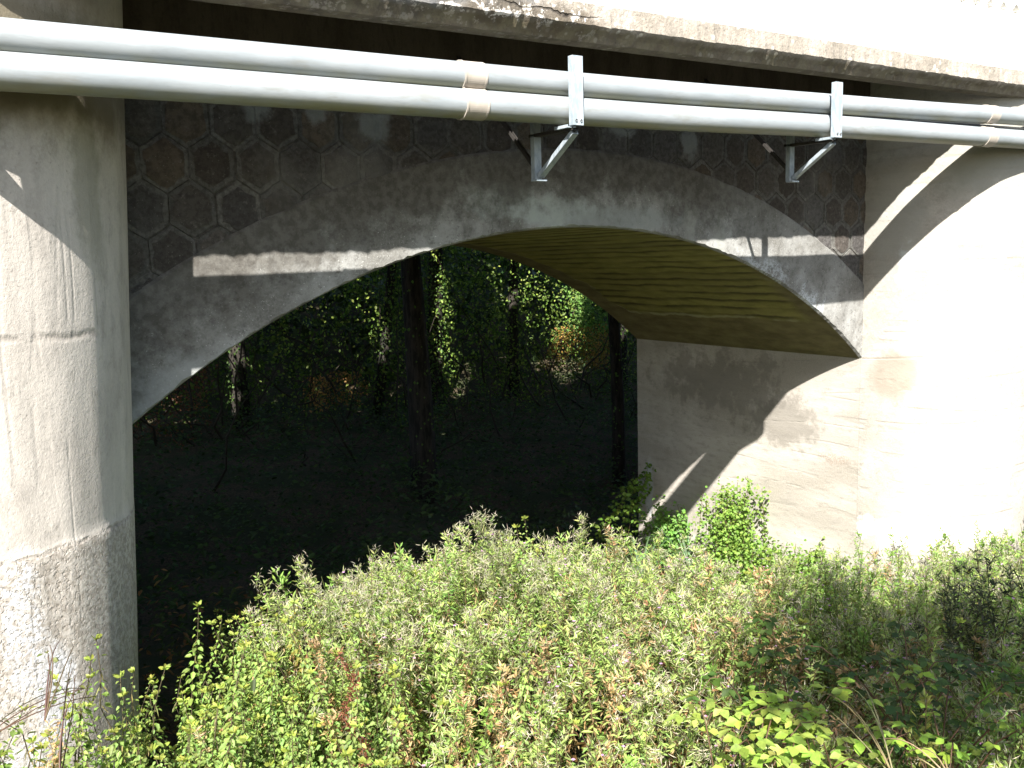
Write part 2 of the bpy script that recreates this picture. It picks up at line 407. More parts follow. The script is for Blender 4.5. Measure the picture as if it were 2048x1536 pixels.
def pier_left_material():
    t0 = concrete('left pier concrete', (.47, .44, .40), (.38, .35, .315), st=(1, 1, .5), blotch=1.4, pits=.3,
        boards=[dict(st=(1, 1, .03), scale=4.2, dark=.12, h=.35)], spots=[
        dict(c=(-8.75, -1.05, -.62), r=(.13, 1, .42), col=(.60, .62, .66), rag=.4, ns=7, a=.8, fine=26),
        dict(c=(-8.62, -1.05, -1.1), r=(.12, 1, .35), col=(.60, .62, .66), rag=.4, ns=6, a=.75),
        dict(c=(-8.85, -1.05, -1.45), r=(.16, 1, .2), col=(.55, .56, .58), rag=.4, ns=6, a=.7),
        dict(c=(-8.2, -.8, 1.75), r=(.1, .6, .5), col=(.20, .20, .15), rag=.4, ns=5, a=.5),
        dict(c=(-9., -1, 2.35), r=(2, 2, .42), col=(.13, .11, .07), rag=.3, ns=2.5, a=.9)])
    t = t0; x, y, z = t.sep()
    # a coarser, pitted pour below the second joint
    zz = t.math('ADD', z, t.math('MULTIPLY', t.math('SUBTRACT', t.noise(5, 3, .6), .5), .07))
    low = t.mapr(zz, -.20, -.26)
    ag = t.noise(30, 4, .75); vor = t.n('ShaderNodeTexVoronoi'); t.put(vor.inputs['Vector'], t.pos); vor.inputs['Scale'].default_value = 38
    pit = t.math('MULTIPLY', t.mapr(t.noise(42, 3, .6), .34, .48), 1.0)
    col = t.mix(t.math('MULTIPLY', low, t.math('MULTIPLY', t.mapr(ag, .58, .42), .55)), t.col, (.17, .145, .115))
    j1 = t.mapr(t.math('ABSOLUTE', t.math('SUBTRACT', zz, .93)), .035, .0)
    j2 = t.mapr(t.math('ABSOLUTE', t.math('SUBTRACT', zz, -.24)), .018, .0)
    jt = t.math('MULTIPLY', t.math('MAXIMUM', j1, j2), t.mapr(t.noise(7, 3, .6), .40, .58))
    col = t.mix(t.math('MULTIPLY', jt, .35), col, (.12, .10, .08))
    h = t.math('ADD', t.h, t.math('MULTIPLY', low, t.math('ADD', t.math('MULTIPLY', pit, 1.1), t.math('MULTIPLY', ag, .9))))
    h = t.math('SUBTRACT', h, t.math('MULTIPLY', jt, .9))
    t.out(col, .9, t.bump(h, .0045)); return t.m
m_pl = pier_left_material()
m_pr = concrete('right pier concrete', (.37, .35, .315), (.27, .25, .22), st=(1, 1, 1.5), blotch=.9, pits=.3,
    boards=[dict(st=(.05, .05, 1.0), scale=2.6, dark=.15, h=.9)], spots=[
    dict(c=(.12, -.35, -.15), r=(.22, .35, .36), col=(.20, .17, .135), rag=.18, ns=3, a=.75),
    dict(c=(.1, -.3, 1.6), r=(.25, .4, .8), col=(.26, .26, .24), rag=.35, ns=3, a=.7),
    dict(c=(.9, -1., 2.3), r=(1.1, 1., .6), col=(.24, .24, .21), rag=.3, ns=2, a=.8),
    dict(c=(.12, -.42, 1.05), r=(.06, .15, .3), col=(.45, .48, .50), rag=.5, ns=10, a=.6),
    dict(c=(.3, -.7, -2.0), r=(.7, .8, .2), col=(.75, .74, .72), rag=.6, ns=5, a=.7),
    dict(c=(.2, -.6, -1.75), r=(.6, .8, .12), col=(.34, .30, .25), rag=.6, ns=5, a=.5)]).m
pl = pier(PL, RL, m_pl, [(-.24, .012)], 1, .060); pl['label'] = 'grey rounded pier with rough pitted lower pour'
pr = pier(PR, RR, m_pr, [], 2); pr['label'] = 'pale rounded pier bleached by the sun'
# pier bodies to the sides beyond the picture
for q0, q1 in (((PR+RR, 0, GZ), (PR+RR+.3, DEP, ZS)), ((PL-RL-.3, 0, GZ), (PL-RL, DEP, ZS)), ((PR+RR+.3, .0, GZ), (16, .3, ZS)), ((-24, .0, GZ), (PL-RL-.3, .3, ZS))):
    b = MB(); b.box(q0, q1); b.obj('side_wall', m_plain, bridge)


# deck edge, cornice and parapet ------------------------------------------------
ph = rng.uniform(0, 6, 30)
def rough(x, i):
    if i in (0, 1, 2, 3):
        a = sum(math.sin(x*f+ph[(i*5+q) % 30])*am for q, (f, am) in enumerate(((1.7, .0015), (5.3, .002), (13, .002), (31, .002), (67, .002))))
        k = 1.6 if i in (1, 2) else .5
        return (a*k, a*k*.9)
    return (0, 0)
def cornice_material():
    t0 = concrete('weathered cornice concrete', (.30, .27, .235), (.20, .18, .15), blotch=2.2, pits=.5, spots=[
        dict(c=(-6.9, -1.3, 2.9), r=(1.5, .5, .18), col=(.10, .105, .11), rag=.45, ns=4, a=.85),
        dict(c=(-5.5, -1.3, 2.84), r=(.7, .5, .12), col=(.085, .07, .05), rag=.5, ns=5, a=.8)])
    t = t0; x, y, z = t.sep()
    zl = t.math('SUBTRACT', z, t.math('MULTIPLY', t.math('ADD', x, 4), SL))
    vo = t.n('ShaderNodeTexVoronoi'); t.put(vo.inputs['Vector'], t.pos); vo.inputs['Scale'].default_value = 13
    lich = t.math('MULTIPLY', t.mapr(vo.outputs[0], .30, .18), t.mapr(t.noise(3, 3, .6), .42, .55))
    col = t.mix(t.math('MULTIPLY', lich, .75), t.col, (.62, .59, .52))
    peel = t.math('MULTIPLY', t.mapr(t.noise(11, 5, .75), .55, .62), t.mapr(x, -4.4, -5.2))
    col = t.mix(peel, col, (.55, .53, .50))
    lip_dark = t.mapr(t.math('ADD', zl, t.math('MULTIPLY', t.math('SUBTRACT', t.noise(6, 4, .6), .5), .05)), 2.85, 2.82)  # darker brown band on the lip below the cornice face
    col = t.mix(t.math('MULTIPLY', lip_dark, .75), col, t.mix(t.mapr(t.noise(8, 4, .6), .4, .6), (.075, .06, .035), (.12, .105, .06)))
    wz = t.math('ADD', t.math('ADD', 2.925, t.math('MULTIPLY', t.math('SUBTRACT', t.noise(2.2, 4, .65), .5), .22)), t.math('MULTIPLY', t.math('ADD', x, 6.), -.035))
    cr = t.mapr(t.math('ABSOLUTE', t.math('SUBTRACT', zl, wz)), .009, .002)
    cr = t.math('MULTIPLY', cr, t.math('MULTIPLY', t.mapr(x, -4.9, -5.1), t.mapr(t.noise(3.3, 2, .5), .40, .46)))
    col = t.mix(t.math('MULTIPLY', cr, .8), col, (.03, .025, .02))
    h = t.math('SUBTRACT', t.h, t.math('MULTIPLY', cr, 3)); h = t.math('ADD', h, t.math('MULTIPLY', t.noise(14, 5, .7), 1.5))
    t.out(col, .92, t.bump(h, .009)); return t.m
m_corn = cornice_material()
b = MB()
b.prism([(-1.33, 2.99), (-1.33, 2.852), (-1.26, 2.80), (-1.235, ZL+.004), (-1.10, ZL), (-1.10, 2.99)], -24, 16, 900, rough, SL)
b.obj('cornice', m_corn, bridge)
m_deck = concrete('deck underside concrete', (.085, .068, .05), (.055, .042, .030), st=(3, .4, 1), blotch=1.2).m
b = MB(); b.prism([(-1.098, 3.30), (-1.098, ZS-.004), (DEP+1.2, ZS-.004), (DEP+1.2, 3.30)], -24, 16, 4, None, SL)
b.prism([(DEP+.9, 4.05), (DEP+.9, 3.31), (DEP+1.2, 3.31), (DEP+1.2, 4.05)], -24, 16, 2, None, SL)
b.obj('deck_slab', m_deck, bridge)
b = MB(); b.prism([(-.035, ZS+.1), (-.035, 2.50), (-.03, 2.49), (.2, 2.49), (.2, ZS+.1)], -24, 16, 4, None, SL); b.obj('deck_beam', m_deck, bridge)
def parapet_material():
    t = concrete('whitewashed parapet concrete', (.78, .77, .74), (.66, .65, .61), blotch=2.0, pits=.1)
    x, y, z = t.sep()
    zl = t.math('SUBTRACT', z, t.math('MULTIPLY', t.math('ADD', x, 4), SL))
    sp = t.math('MULTIPLY', t.mapr(t.noise(16, 5, .8), .60, .66), t.mapr(t.noise(1.7, 3, .6), .50, .6))
    col = t.mix(t.math('MULTIPLY', sp, .8), t.col, (.25, .24, .22))
    gs = t.math('MULTIPLY', t.mapr(t.noise(5.5, 1, .5, st=(1, 1, .02)), .60, .66), t.mapr(zl, 3.28, 3.42))
    gs = t.math('MULTIPLY', gs, t.math('MULTIPLY', t.mapr(x, -2.4, -2.0), t.mapr(x, -.7, -1.0)))
    col = t.mix(t.math('MULTIPLY', gs, .8), col, (.30, .55, .45))
    t.out(col, .85, t.bump(t.h, .006)); return t.m
m_par = parapet_material()
b = MB(); zt = 4.05; y0, y1 = -1.285, -1.10
def parp(x0, x1, za, zb): b.box((x0, y0, za), (x1, y1, zb), lambda p: (p[0], p[1], p[2]+SL*(p[0]+4)))
parp(-24, -.50, 2.992, zt); parp(-.50, 16, 2.992, 3.50); parp(-.50, 16, 3.66, zt)
b.box((-.50, -1.17, 3.50), (16, y1, 3.66), lambda p: (p[0], p[1], p[2]+SL*(p[0]+4)))
x = -.50
while x < 3.4:                        # a row of small diamond shaped recesses
    x1 = x+.245; m = x+.1225; d = .08
    S_ = lambda X, Yy, Z: (X, Yy, Z+SL*(X+4))
    c00, c10, c11, c01 = S_(x, y0, 3.50), S_(x1, y0, 3.50), S_(x1, y0, 3.66), S_(x, y0, 3.66)
    D_ = [(m, 3.51), (m+d, 3.58), (m, 3.65), (m-d, 3.58)]
    fr = [S_(u, y0, v) for u, v in D_]; bk = [S_(u, -1.172, v) for u, v in D_]
    b.add([c00, c10, c11, c01]+fr+bk, [(0, 4, 7), (0, 1, 4), (1, 5, 4), (1, 2, 5), (2, 6, 5), (2, 3, 6), (3, 7, 6), (3, 0, 7), (4, 5, 9, 8), (5, 6, 10, 9), (6, 7, 11, 10), (7, 4, 8, 11)])
    x = x1
b.box((x, y0, 3.50), (16, -1.17, 3.66), lambda p: (p[0], p[1], p[2]+SL*(p[0]+4)))
b.obj('parapet', m_par, bridge)

# ------------------------------------------------------------------ pipes
def pipe_material():
    t = NT('grey plastic pipe'); a = t.noise(2.2, 4, .6, st=(.5, 1, 1)); f = t.noise(60, 4, .6, st=(.15, 1, 1)); sp = t.noise(45, 3, .7)
    col = t.mix(t.mapr(a, .35, .65), (.20, .225, .24), (.25, .275, .29))
    col = t.mix(t.math('MULTIPLY', t.mapr(f, .45, .7), .25), col, (.14, .15, .15))
    col = t.mix(t.math('MULTIPLY', t.mapr(sp, .70, .76), .5), col, (.12, .11, .09))
    lg = t.math('MULTIPLY', t.mapr(t.noise(3.5, 5, .7, st=(.35, 1, 1.6)), .54, .66), .45)
    col = t.mix(lg, col, (.17, .165, .14))
    nz = t.n('ShaderNodeNewGeometry').outputs['Normal']; z = t.sep(nz)[2]
    under_bounce = t.math('MULTIPLY', t.mapr(z, -.35, -.85), t.mapr(t.noise(5, 4, .6, st=(.4, 1, 1)), .3, .6))  # olive light bounced off the foliage, painted onto the pipe undersides
    col = t.mix(t.math('MULTIPLY', under_bounce, .7), col, (.20, .19, .10))
    return t.out(col, .5, t.bump(t.math('ADD', t.noise(8, 2, .5, st=(.2, 1, 1)), t.math('MULTIPLY', f, .1)), .002), spec=.45)
def simple(name, c1, c2, sc=20, rough=.6, metal=0., st=(1, 1, 1), bump=.001, spec=.4):
    t = NT(name); a = t.noise(sc, 4, .6, st=st)
    return t.out(t.mix(t.mapr(a, .38, .62), c1, c2), rough, t.bump(a, bump), metal, spec)
m_pipe = pipe_material()
m_coup = simple('beige coupling plastic', (.34, .31, .275), (.30, .275, .24), 12, .5)
m_galv = simple('galvanised steel', (.29, .335, .37), (.20, .24, .27), 30, .5, .0, (1, 1, .4))
m_dim_steel = simple('dull rusty steel', (.030, .027, .024), (.02, .018, .016), 25, .8, .0)  # near-black colour stands in for shade on arms and inner braces
m_bolt = simple('bolt steel', (.3, .3, .3), (.2, .19, .18), 50, .5, .6)
def pipe(name, label, xz, y, r, coup, zoff=0):
    xs = np.array([p[0] for p in xz]); zs = np.array([p[1] for p in xz])
    X = np.linspace(xs[0], xs[-1], 260); Z = np.interp(X, xs, zs)+zoff
    k = np.ones(9)/9; Zp = np.pad(Z, 4, mode='edge'); Z = np.convolve(Zp, k, 'valid')
    P = np.stack([X, np.full_like(X, y), Z], 1)
    t = thing(name, label, 'pipe', (float(X[130]), y, float(Z[130])), 'pipes slung along the face of the bridge')
    V, F = tube_arrays(P, r, 40); mk('pipe_run', V, F, m_pipe, t, smooth=True)
    for cx in coup:
        zc = float(np.interp(cx, X, Z)); L = .165
        sl = float(np.interp(cx+.2, X, Z)-np.interp(cx-.2, X, Z))/.4
        prof = [(-L/2, r+.001), (-L/2, r+.009), (-L/2+.012, r+.009), (-L/2+.014, r+.005), (L/2-.014, r+.005), (L/2-.012, r+.006), (L/2, r+.006), (L/2, r+.001)]
        seg = 48; V = []
        for u, rr in prof:
            for q in range(seg):
                a = 2*math.pi*q/seg; V.append((cx+u, y+math.cos(a)*rr, zc+sl*u+math.sin(a)*rr))
        F = [(i*seg+j, i*seg+(j+1) % seg, (i+1)*seg+(j+1) % seg, (i+1)*seg+j) for i in range(len(prof)-1) for j in range(seg)]
        mk('coupling', V, F, m_coup, t, smooth=False)
lo = [(-24, 2.03), (-8.6, 2.225), (-6.85, 2.24), (-6.0, 2.243), (-5.25, 2.252), (-4.5, 2.258), (-2.47, 2.30), (.27, 2.33), (16, 2.46)]
hi = [(-24, 2.17), (-8.6, 2.385), (-6.85, 2.405), (-6.0, 2.415), (-5.25, 2.425), (-4.5, 2.435), (-2.47, 2.48), (-1.0, 2.515), (.27, 2.555), (16, 2.75)]
pipe('water_pipe', 'lower front grey pipe, nearest to us, resting on the bracket arms', lo, -1.365, .092, [-6.02, -.03])
pipe('water_pipe', 'upper front grey pipe, lying on the lower front one', hi, -1.36, .084, [-6.02, .02])
up_r = [(-24, 2.25), (-8.6, 2.40), (-6.4, 2.41), (-5.3, 2.435), (-4.4, 2.465), (-3.9, 2.455), (-3.2, 2.41), (-2.9, 2.40), (-2.1, 2.39), (-1.0, 2.40), (.27, 2.43), (16, 2.62)]
pipe('water_pipe', 'rear grey pipe hidden behind the front two, its back rising above them at mid span', up_r, -1.172, .09, [-7.2], -.03)

# ------------------------------------------------------------------ brackets
def bracket(x, sl_, label):
    dz = sl_*(x+5.29)
    t = thing('pipe_bracket', label, 'bracket', (x, -1.3, 1.83+dz), 'steel brackets carrying the pipes')
    Y0, Y1 = -1.065, -1.505
    b = MB(); b.bar((x, Y1+.001, 2.135+dz), (x, Y1+.001, 2.578+dz), .088, .045, (0, 1, 0), .006); b.obj('upright', m_galv, t, bevel=.001)
    b = MB(); b.bar((x-.0, Y1+.01, 2.118+dz), (x, -.99, 2.126+dz), .06, .022, (0, 0, 1), .005); b.obj('arm', m_dim_steel, t, bevel=.001)
    b = MB(); b.bar((x, Y0+.03, 1.82+dz), (x, Y0+.03, 2.50+dz), .06, .045, (0, 1, 0), .006); b.obj('post', m_galv, t, bevel=.001)
    b = MB(); b.bar((x+.012, Y0-.005, 1.845+dz), (x+.012, Y1+.035, 2.10+dz), .05, .032, (0, -1, 1), .005); b.obj('brace', m_galv, t, bevel=.001)
    b = MB(); b.bar((x-.01, Y0+.055, 1.93+dz), (x-.01, -.02, 2.86+dz), .03, .025, (0, 1, 1), .005); b.obj('brace', m_dim_steel, t, bevel=.001)
    b = MB(); b.bar((x-.045, Y0+.0, 1.815+dz), (x+.045, Y0+.0, 1.815+dz), .07, .012); b.obj('foot_plate', m_galv, t)
    b = MB(); b.bar((x-.03, Y1+.012, 2.132+dz), (x-.03, Y1+.16, 2.132+dz), .07, .02, (0, 0, 1), .004); b.obj('foot_plate', m_galv, t)
    for q in (-.02, .02):
        V, F = tube_arrays([(x+q, Y1-.03, 2.165+dz), (x+q, Y1+.0, 2.165+dz)], .009, 6); mk('bolt', V, F, m_bolt, t)
bracket(-5.29, .018, 'galvanised steel pipe bracket above the crown of the arch')
bracket(-8.86, .018, 'galvanised steel pipe bracket out of the picture in front of the left pier')
bracket(-2.56, .018, 'galvanised steel pipe bracket nearer the bright right pier')
# ------------------------------------------------------------------ ground
def smooth(a, b, x):
    t = np.clip((x-a)/(b-a), 0, 1); return t*t*(3-2*t)
def ground_z(X, Y):
    X = np.asarray(X, float); Y = np.asarray(Y, float)
    z = -2.75 + 0*X
    z = z - .45*smooth(-3, .5, X)*smooth(-4.5, -1, Y)
    z = z + 2.2*smooth(-3.2, -6.6, Y)                       # our bank
    z = z + .35*smooth(-7.6, -8.6, X)*smooth(-5, -2, Y)
    z = z - .35*smooth(-.5, 1.5, Y)
    z = z + 11*smooth(9, 34, Y) + .7*smooth(6.5, 10, Y)
    z = z + .05*np.sin(X*1.7+Y*.9)+.04*np.sin(X*3.1-Y*2.3+1)
    return z
gx = np.concatenate([np.linspace(-260, -20, 18), np.linspace(-19, 16, 90), np.linspace(17, 260, 18)])
gy = np.concatenate([np.linspace(-200, -12, 14), np.linspace(-11, 36, 110), np.linspace(40, 260, 14)])
GX, GY = np.meshgrid(gx, gy, indexing='ij'); GZg = ground_z(GX, GY)
V = np.stack([GX, GY, GZg], -1).reshape(-1, 3); ny = len(gy)
i, j = np.meshgrid(np.arange(len(gx)-1), np.arange(ny-1), indexing='ij')
F = np.stack([i*ny+j, (i+1)*ny+j, (i+1)*ny+j+1, i*ny+j+1], -1).reshape(-1, 4)
t = NT('leaf litter soil'); a = t.noise(1.5, 5, .6); f = t.noise(30, 5, .7)
m_soil = t.out(t.mix(t.mapr(a, .4, .6), t.mix(t.mapr(f, .4, .6), (.05, .038, .024), (.11, .085, .05)), (.04, .05, .02)), .95, t.bump(f, .03))
tag(mk('ground', V, F, m_soil, None, smooth=True), kind='structure')

# ------------------------------------------------------------------ leaves
def leaf_material(name, trans=.35, rough=.55, spec=.35):
    t = NT(name); c = t.n('ShaderNodeVertexColor'); c.layer_name = 'tint'
    f = t.noise(60, 2, .5); col = t.mix(t.math('MULTIPLY', t.mapr(f, .4, .7), .25), c.outputs[0], (.02, .03, .008))
    t.out(col, rough, None, spec=spec)
    tr = t.n('ShaderNodeBsdfTranslucent'); t.put(tr.inputs[0], t.mix(.5, col, t.mix(1., col, (1.3, 1.5, .5), 'MULTIPLY')))
    mx = t.n('ShaderNodeMixShader'); mx.inputs[0].default_value = trans
    t.t.links.new(t.b.outputs[0], mx.inputs[1]); t.t.links.new(tr.outputs[0], mx.inputs[2])
    t.t.links.new(mx.outputs[0], t.t.nodes['Material Output'].inputs[0]); return t.m
m_leaf = leaf_material('herb leaf', .42); m_dark = leaf_material('tree leaf', .3)
def unit(v): return v/np.maximum(np.linalg.norm(v, axis=-1, keepdims=True), 1e-9)
def leaves(c, d, nrm, L, W, col, fold=.25, droop=.2, wide=.4):
    """two quads per leaf; c base, d direction, nrm face normal"""
    n = len(c); d = unit(d); s = unit(np.cross(d, nrm)); nn = unit(np.cross(s, d))
    L = np.broadcast_to(L, (n,))[:, None]; W = np.broadcast_to(W, (n,))[:, None]
    up_ = nn*W*fold; dr = -nn*L*droop
    b0 = c; r1 = c+d*L*wide+s*W*.5+up_+dr*.25; r2 = c+d*L*.75+s*W*.34+up_*.7+dr*.6; tp = c+d*L+dr
    l2 = c+d*L*.75-s*W*.34+up_*.7+dr*.6; l1 = c+d*L*wide-s*W*.5+up_+dr*.25
    V = np.stack([b0, r1, r2, tp, l2, l1], 1).reshape(-1, 3)
    k = np.arange(n)[:, None]*6
    F = np.concatenate([k+np.array([[0, 1, 2, 3]]), k+np.array([[0, 3, 4, 5]])], 1).reshape(-1, 4)
    return V, F, np.repeat(np.broadcast_to(col, (n, 3)), 6, 0)
def cat(parts):
    V = []; F = []; C = []; k = 0
    for v, f, c in parts:
        V.append(v); F.append(f+k); C.append(np.broadcast_to(c, (len(v), 3))); k += len(v)
    return np.concatenate(V), np.concatenate(F), np.concatenate(C)
def stem(path, r0, r1, col, seg=4):
    V, F = tube_arrays(path, np.linspace(r0, r1, len(path)), seg); return V, F, np.broadcast_to(np.array(col), (len(V), 3))
def jit(col, n, r, s=.15, h=.07):
    col = np.asarray(col); k = r.normal(1, s, (n, 1)).clip(.45, 1.7); return (col*k*(1+r.normal(0, h, (n, 3)))).clip(.005, .8)
def bent(h, r, lean=.2, n=7, wob=.02):
    u = np.linspace(0, 1, n); a = r.uniform(0, 2*np.pi); k = r.uniform(.2, 1)*lean
    P = np.stack([np.cos(a)*k*u**2*h, np.sin(a)*k*u**2*h, u*h], 1); P[1:-1, :2] += r.normal(0, wob, (n-2, 2)); return P
def along(P, u):
    x = np.linspace(0, 1, len(P)); return np.stack([np.interp(u, x, P[:, i]) for i in range(3)], 1)
GREEN = (.085, .135, .030); GREY = (.25, .34, .095); DRY = (.38, .25, .12); STRAW = (.36, .30, .16); FLUFF = (.36, .38, .20); YEL = (.25, .30, .06)

def willowherb(r, h=1.4, flower=.5, fluff=1., dry=.35, green=GREY):
    P = bent(h, r, .22); parts = [stem(P, .004, .002, (.16, .12, .06) if r.random() < .5 else (.11, .13, .05))]
    n = int(62*h); u = np.sort(r.uniform(.25, .97, n)); c = along(P, u); a = r.uniform(0, 6.283, n)+u*20
    el = r.uniform(-.1, .7, n); d = np.stack([np.cos(a)*np.cos(el), np.sin(a)*np.cos(el), np.sin(el)], 1)
    nr = np.array([0, 0, 1.])+r.normal(0, .35, (n, 3)); L = (.085-.045*u)*r.uniform(.7, 1.25, n)
    col = jit(green, n, r); dead = (u < .72) & (r.random(n) < dry*2*(.85-u).clip(0, 1)*2.2)
    col[dead] = jit(DRY, dead.sum(), r, .3); d[dead, 2] = -.9; L[dead] *= .9
    parts.append(leaves(c, d, nr, L, L*.24, col, .2, .25))
    # side branches with seed pods and a few open flowers
    nb = int(6+5*fluff)
    for q in range(nb):
        u0 = r.uniform(.62, .96); p0 = along(P, [u0])[0]; a0 = r.uniform(0, 6.283); ln = (1.08-u0)*h*.42*r.uniform(.6, 1.2)
        dv = np.array([np.cos(a0)*.55, np.sin(a0)*.55, 1.]); v = np.linspace(0, 1, 4)
        B = p0+dv*ln*v[:, None]; parts.append(stem(B, .0018, .001, (.14, .14, .07), 3))
        m = int(10*r.uniform(.7, 1.3)); uu = r.uniform(.15, 1, m); cc = along(B, uu); aa = r.uniform(0, 6.283, m)
        dd = np.stack([np.cos(aa)*.7, np.sin(aa)*.7, r.uniform(.2, 1.1, m)], 1)
        pods = r.random(m) < .55*fluff
        LL = np.where(pods, r.uniform(.035, .065, m), r.uniform(.03, .05, m)); WW = np.where(pods, .0035, LL*.28)
        cl = np.where(pods[:, None], jit(FLUFF, m, r, .25, .05), jit(green, m, r)*1.1)
        parts.append(leaves(cc, dd, r.normal(0, 1, (m, 3)), LL, WW, cl, .1, r.uniform(-.2, .5)))
        if r.random() < fluff*.45:      # curled seed hairs
            m2 = 14; cc = B[-1]+r.normal(0, .018, (m2, 3)); dd = r.normal(0, 1, (m2, 3)); dd[:, 2] += .3
            parts.append(leaves(cc, dd, r.normal(0, 1, (m2, 3)), r.uniform(.02, .04, m2), .0028, jit((.46, .43, .34), m2, r, .2, .04), .1, .6))
        if r.random() < flower*.16:
            m3 = 4; cc = np.repeat(B[-1][None], m3, 0); aa = np.arange(m3)*1.57+r.random()
            dd = np.stack([np.cos(aa), np.sin(aa), .35+0*aa], 1)
            parts.append(leaves(cc, dd, np.repeat([[0, 0, 1.]], m3, 0), .011, .011, jit((.55, .30, .55), m3, r, .1), .1, .1, .6))
    return cat(parts)
def nettle(r, h=1.2, col=(.185, .27, .070), dens=1.8):
    P = bent(h, r, .25); parts = [stem(P, .004, .002, (.10, .08, .05))]; nod = int(15*h*dens)
    for q in range(nod):
        u = .3+.7*(q+.5)/nod; p0 = along(P, [u])[0]; a0 = q*1.57+r.normal(0, .3)
        sz = .046*(1.3-u)*1.5*r.uniform(.8, 1.2)
        for s in (0, math.pi):
            for kk in range(1 if u > .85 else 2):
                a = a0+s+r.normal(0, .25)+kk*.8; d = np.array([[math.cos(a), math.sin(a), r.uniform(-.65, .25)]])
                st = p0+d*sz*.35
                parts.append(leaves(st, d, np.array([[0, 0, 1.]])+r.normal(0, .25, (1, 3)), sz*r.uniform(.7, 1), sz*.58, jit(col, 1, r, .2), .22, .35, .35))
    m = 8; aa = r.uniform(0, 6.28, m); parts.append(leaves(np.repeat(P[-1][None], m, 0), np.stack([np.cos(aa), np.sin(aa), .6+0*aa], 1), r.normal(0, 1, (m, 3)), .035, .018, jit(YEL, m, r), .2, .1))
    # catkins
    m = int(12*h); u = r.uniform(.45, .9, m); cc = along(P, u); parts.append(leaves(cc, np.stack([r.normal(0, .5, m), r.normal(0, .5, m), -np.ones(m)], 1), r.normal(0, 1, (m, 3)), .06, .006, jit((.20, .19, .07), m, r), .1, .1))
    return cat(parts)
def leafy_cane(P, r, col=(.11, .17, .03), L=.07, step=.05, stemc=(.14, .08, .05), ternate=True, rad=.004, ratio=.72):
    ln = np.linalg.norm(np.diff(P, axis=0), axis=1).sum(); n = max(3, int(ln/step)); parts = [stem(P, rad, rad*.5, stemc)]
    for q in range(n):
        u = (q+.5)/n; p0 = along(P, [u])[0]; a0 = q*2.4+r.normal(0, .4)
        d0 = np.array([math.cos(a0), math.sin(a0), r.uniform(-.1, .6)]); st = p0+d0*L*.6
        for k, off in enumerate((0, 1.25, -1.25) if ternate else (0,)):
            a = a0+off; d = np.array([[math.cos(a), math.sin(a), r.uniform(-.35, .2)]])
            l = L*r.uniform(.75, 1.15)*(1 if k == 0 else .8)
            parts.append(leaves(st[None], d, np.array([[0, 0, 1.]])+r.normal(0, .3, (1, 3)), l, l*ratio, jit(col, 1, r, .22), .12, .18, .42))
    return cat(parts)
def dry_stalk(r, h=1.1, col=(.17, .065, .035)):
    P = bent(h, r, .15); parts = [stem(P, .005, .002, col)]
    n = int(420*h); u = r.uniform(.35, 1, n); c = along(P, u)+r.normal(0, .012, (n, 3)); parts.append(leaves(c, r.normal(0, 1, (n, 3)), r.normal(0, 1, (n, 3)), r.uniform(.01, .028, n), .009, jit(col, n, r, .35), .2, .3))
    return cat(parts)
def blades(r, n=14, h=.7, col=(.13, .19, .06), w=.012, droop=.9):
    parts = []
    for q in range(n):
        a = r.uniform(0, 6.28); ln = h*r.uniform(.6, 1.1); u = np.linspace(0, 1, 7); k = r.uniform(.4, 1)*droop
        x = np.cos(a)*u*ln*k*.8; y = np.sin(a)*u*ln*k*.8; z = ln*(u-k*u**2.4*.7); C = np.stack([x, y, z], 1)
        s = np.array([-math.sin(a), math.cos(a), 0])*w*.5; wd = (1-u**2)[:, None]*s+s*.08
        V = np.concatenate([C+wd, C-wd]); i = np.arange(6)[:, None]; F = np.concatenate([i, i+1, i+8, i+7], 1)
        parts.append((V, F, jit(col, 1, r)))
    return cat(parts)
def place(proto, pos, rz, sc, tint=1.):
    V, F, C = proto; c, s = math.cos(rz), math.sin(rz)
    W = np.stack([V[:, 0]*c-V[:, 1]*s, V[:, 0]*s+V[:, 1]*c, V[:, 2]], 1)*sc+np.asarray(pos); return W, F, C*tint

# height that the tops of the weeds reach
def top_z(X, Y):
    left = -.80 - .12*smooth(-2.2, -4.0, Y)
    right = -1.02 - 1.33*smooth(-3.9, -1.0, Y)
    k = smooth(-5.2, -2.2, X+.35*(Y+1.5))
    z = left*(1-k)+right*k
    z = z - 1.25*smooth(-8.05, -8.45, X)*smooth(-3.6, -2.6, Y)           # low in front of the left pier
    z = z - .9*smooth(-7.3, -7.8, X)*smooth(-2.1, -1.0, Y)
    z = z - .75*smooth(-.9, .6, Y)
    return z
CAMP = np.array([-9.1043, -6.3558, 1.29]); FWD = np.array(fw); RT = np.array(rt2); UPV = np.array(up2)
def in_pier(x, y, m=.06): return (np.hypot(x-PL, y) < RL+m and y < .1) or (np.hypot(x-PR, y) < RR+m and y < .1) or x > PR-.2 and y > -RR
r = np.random.default_rng(11)
WH = [willowherb(r, r.uniform(1.25, 1.6), flower=.8, fluff=r.uniform(.6, 1.3)) for _ in range(12)]
WG = [willowherb(r, 1.4, flower=.5, fluff=.25, green=(.17, .29, .060)) for _ in range(5)]
WD = [willowherb(r, 1.25, flower=0, fluff=.5, dry=1.6, green=(.36, .25, .13)) for _ in range(4)]
NT_ = [nettle(r, r.uniform(1.1, 1.4)) for _ in range(8)]
def top_of(p): return p[0][:, 2].max()
mass = []; mass2 = []
n_try = 2700
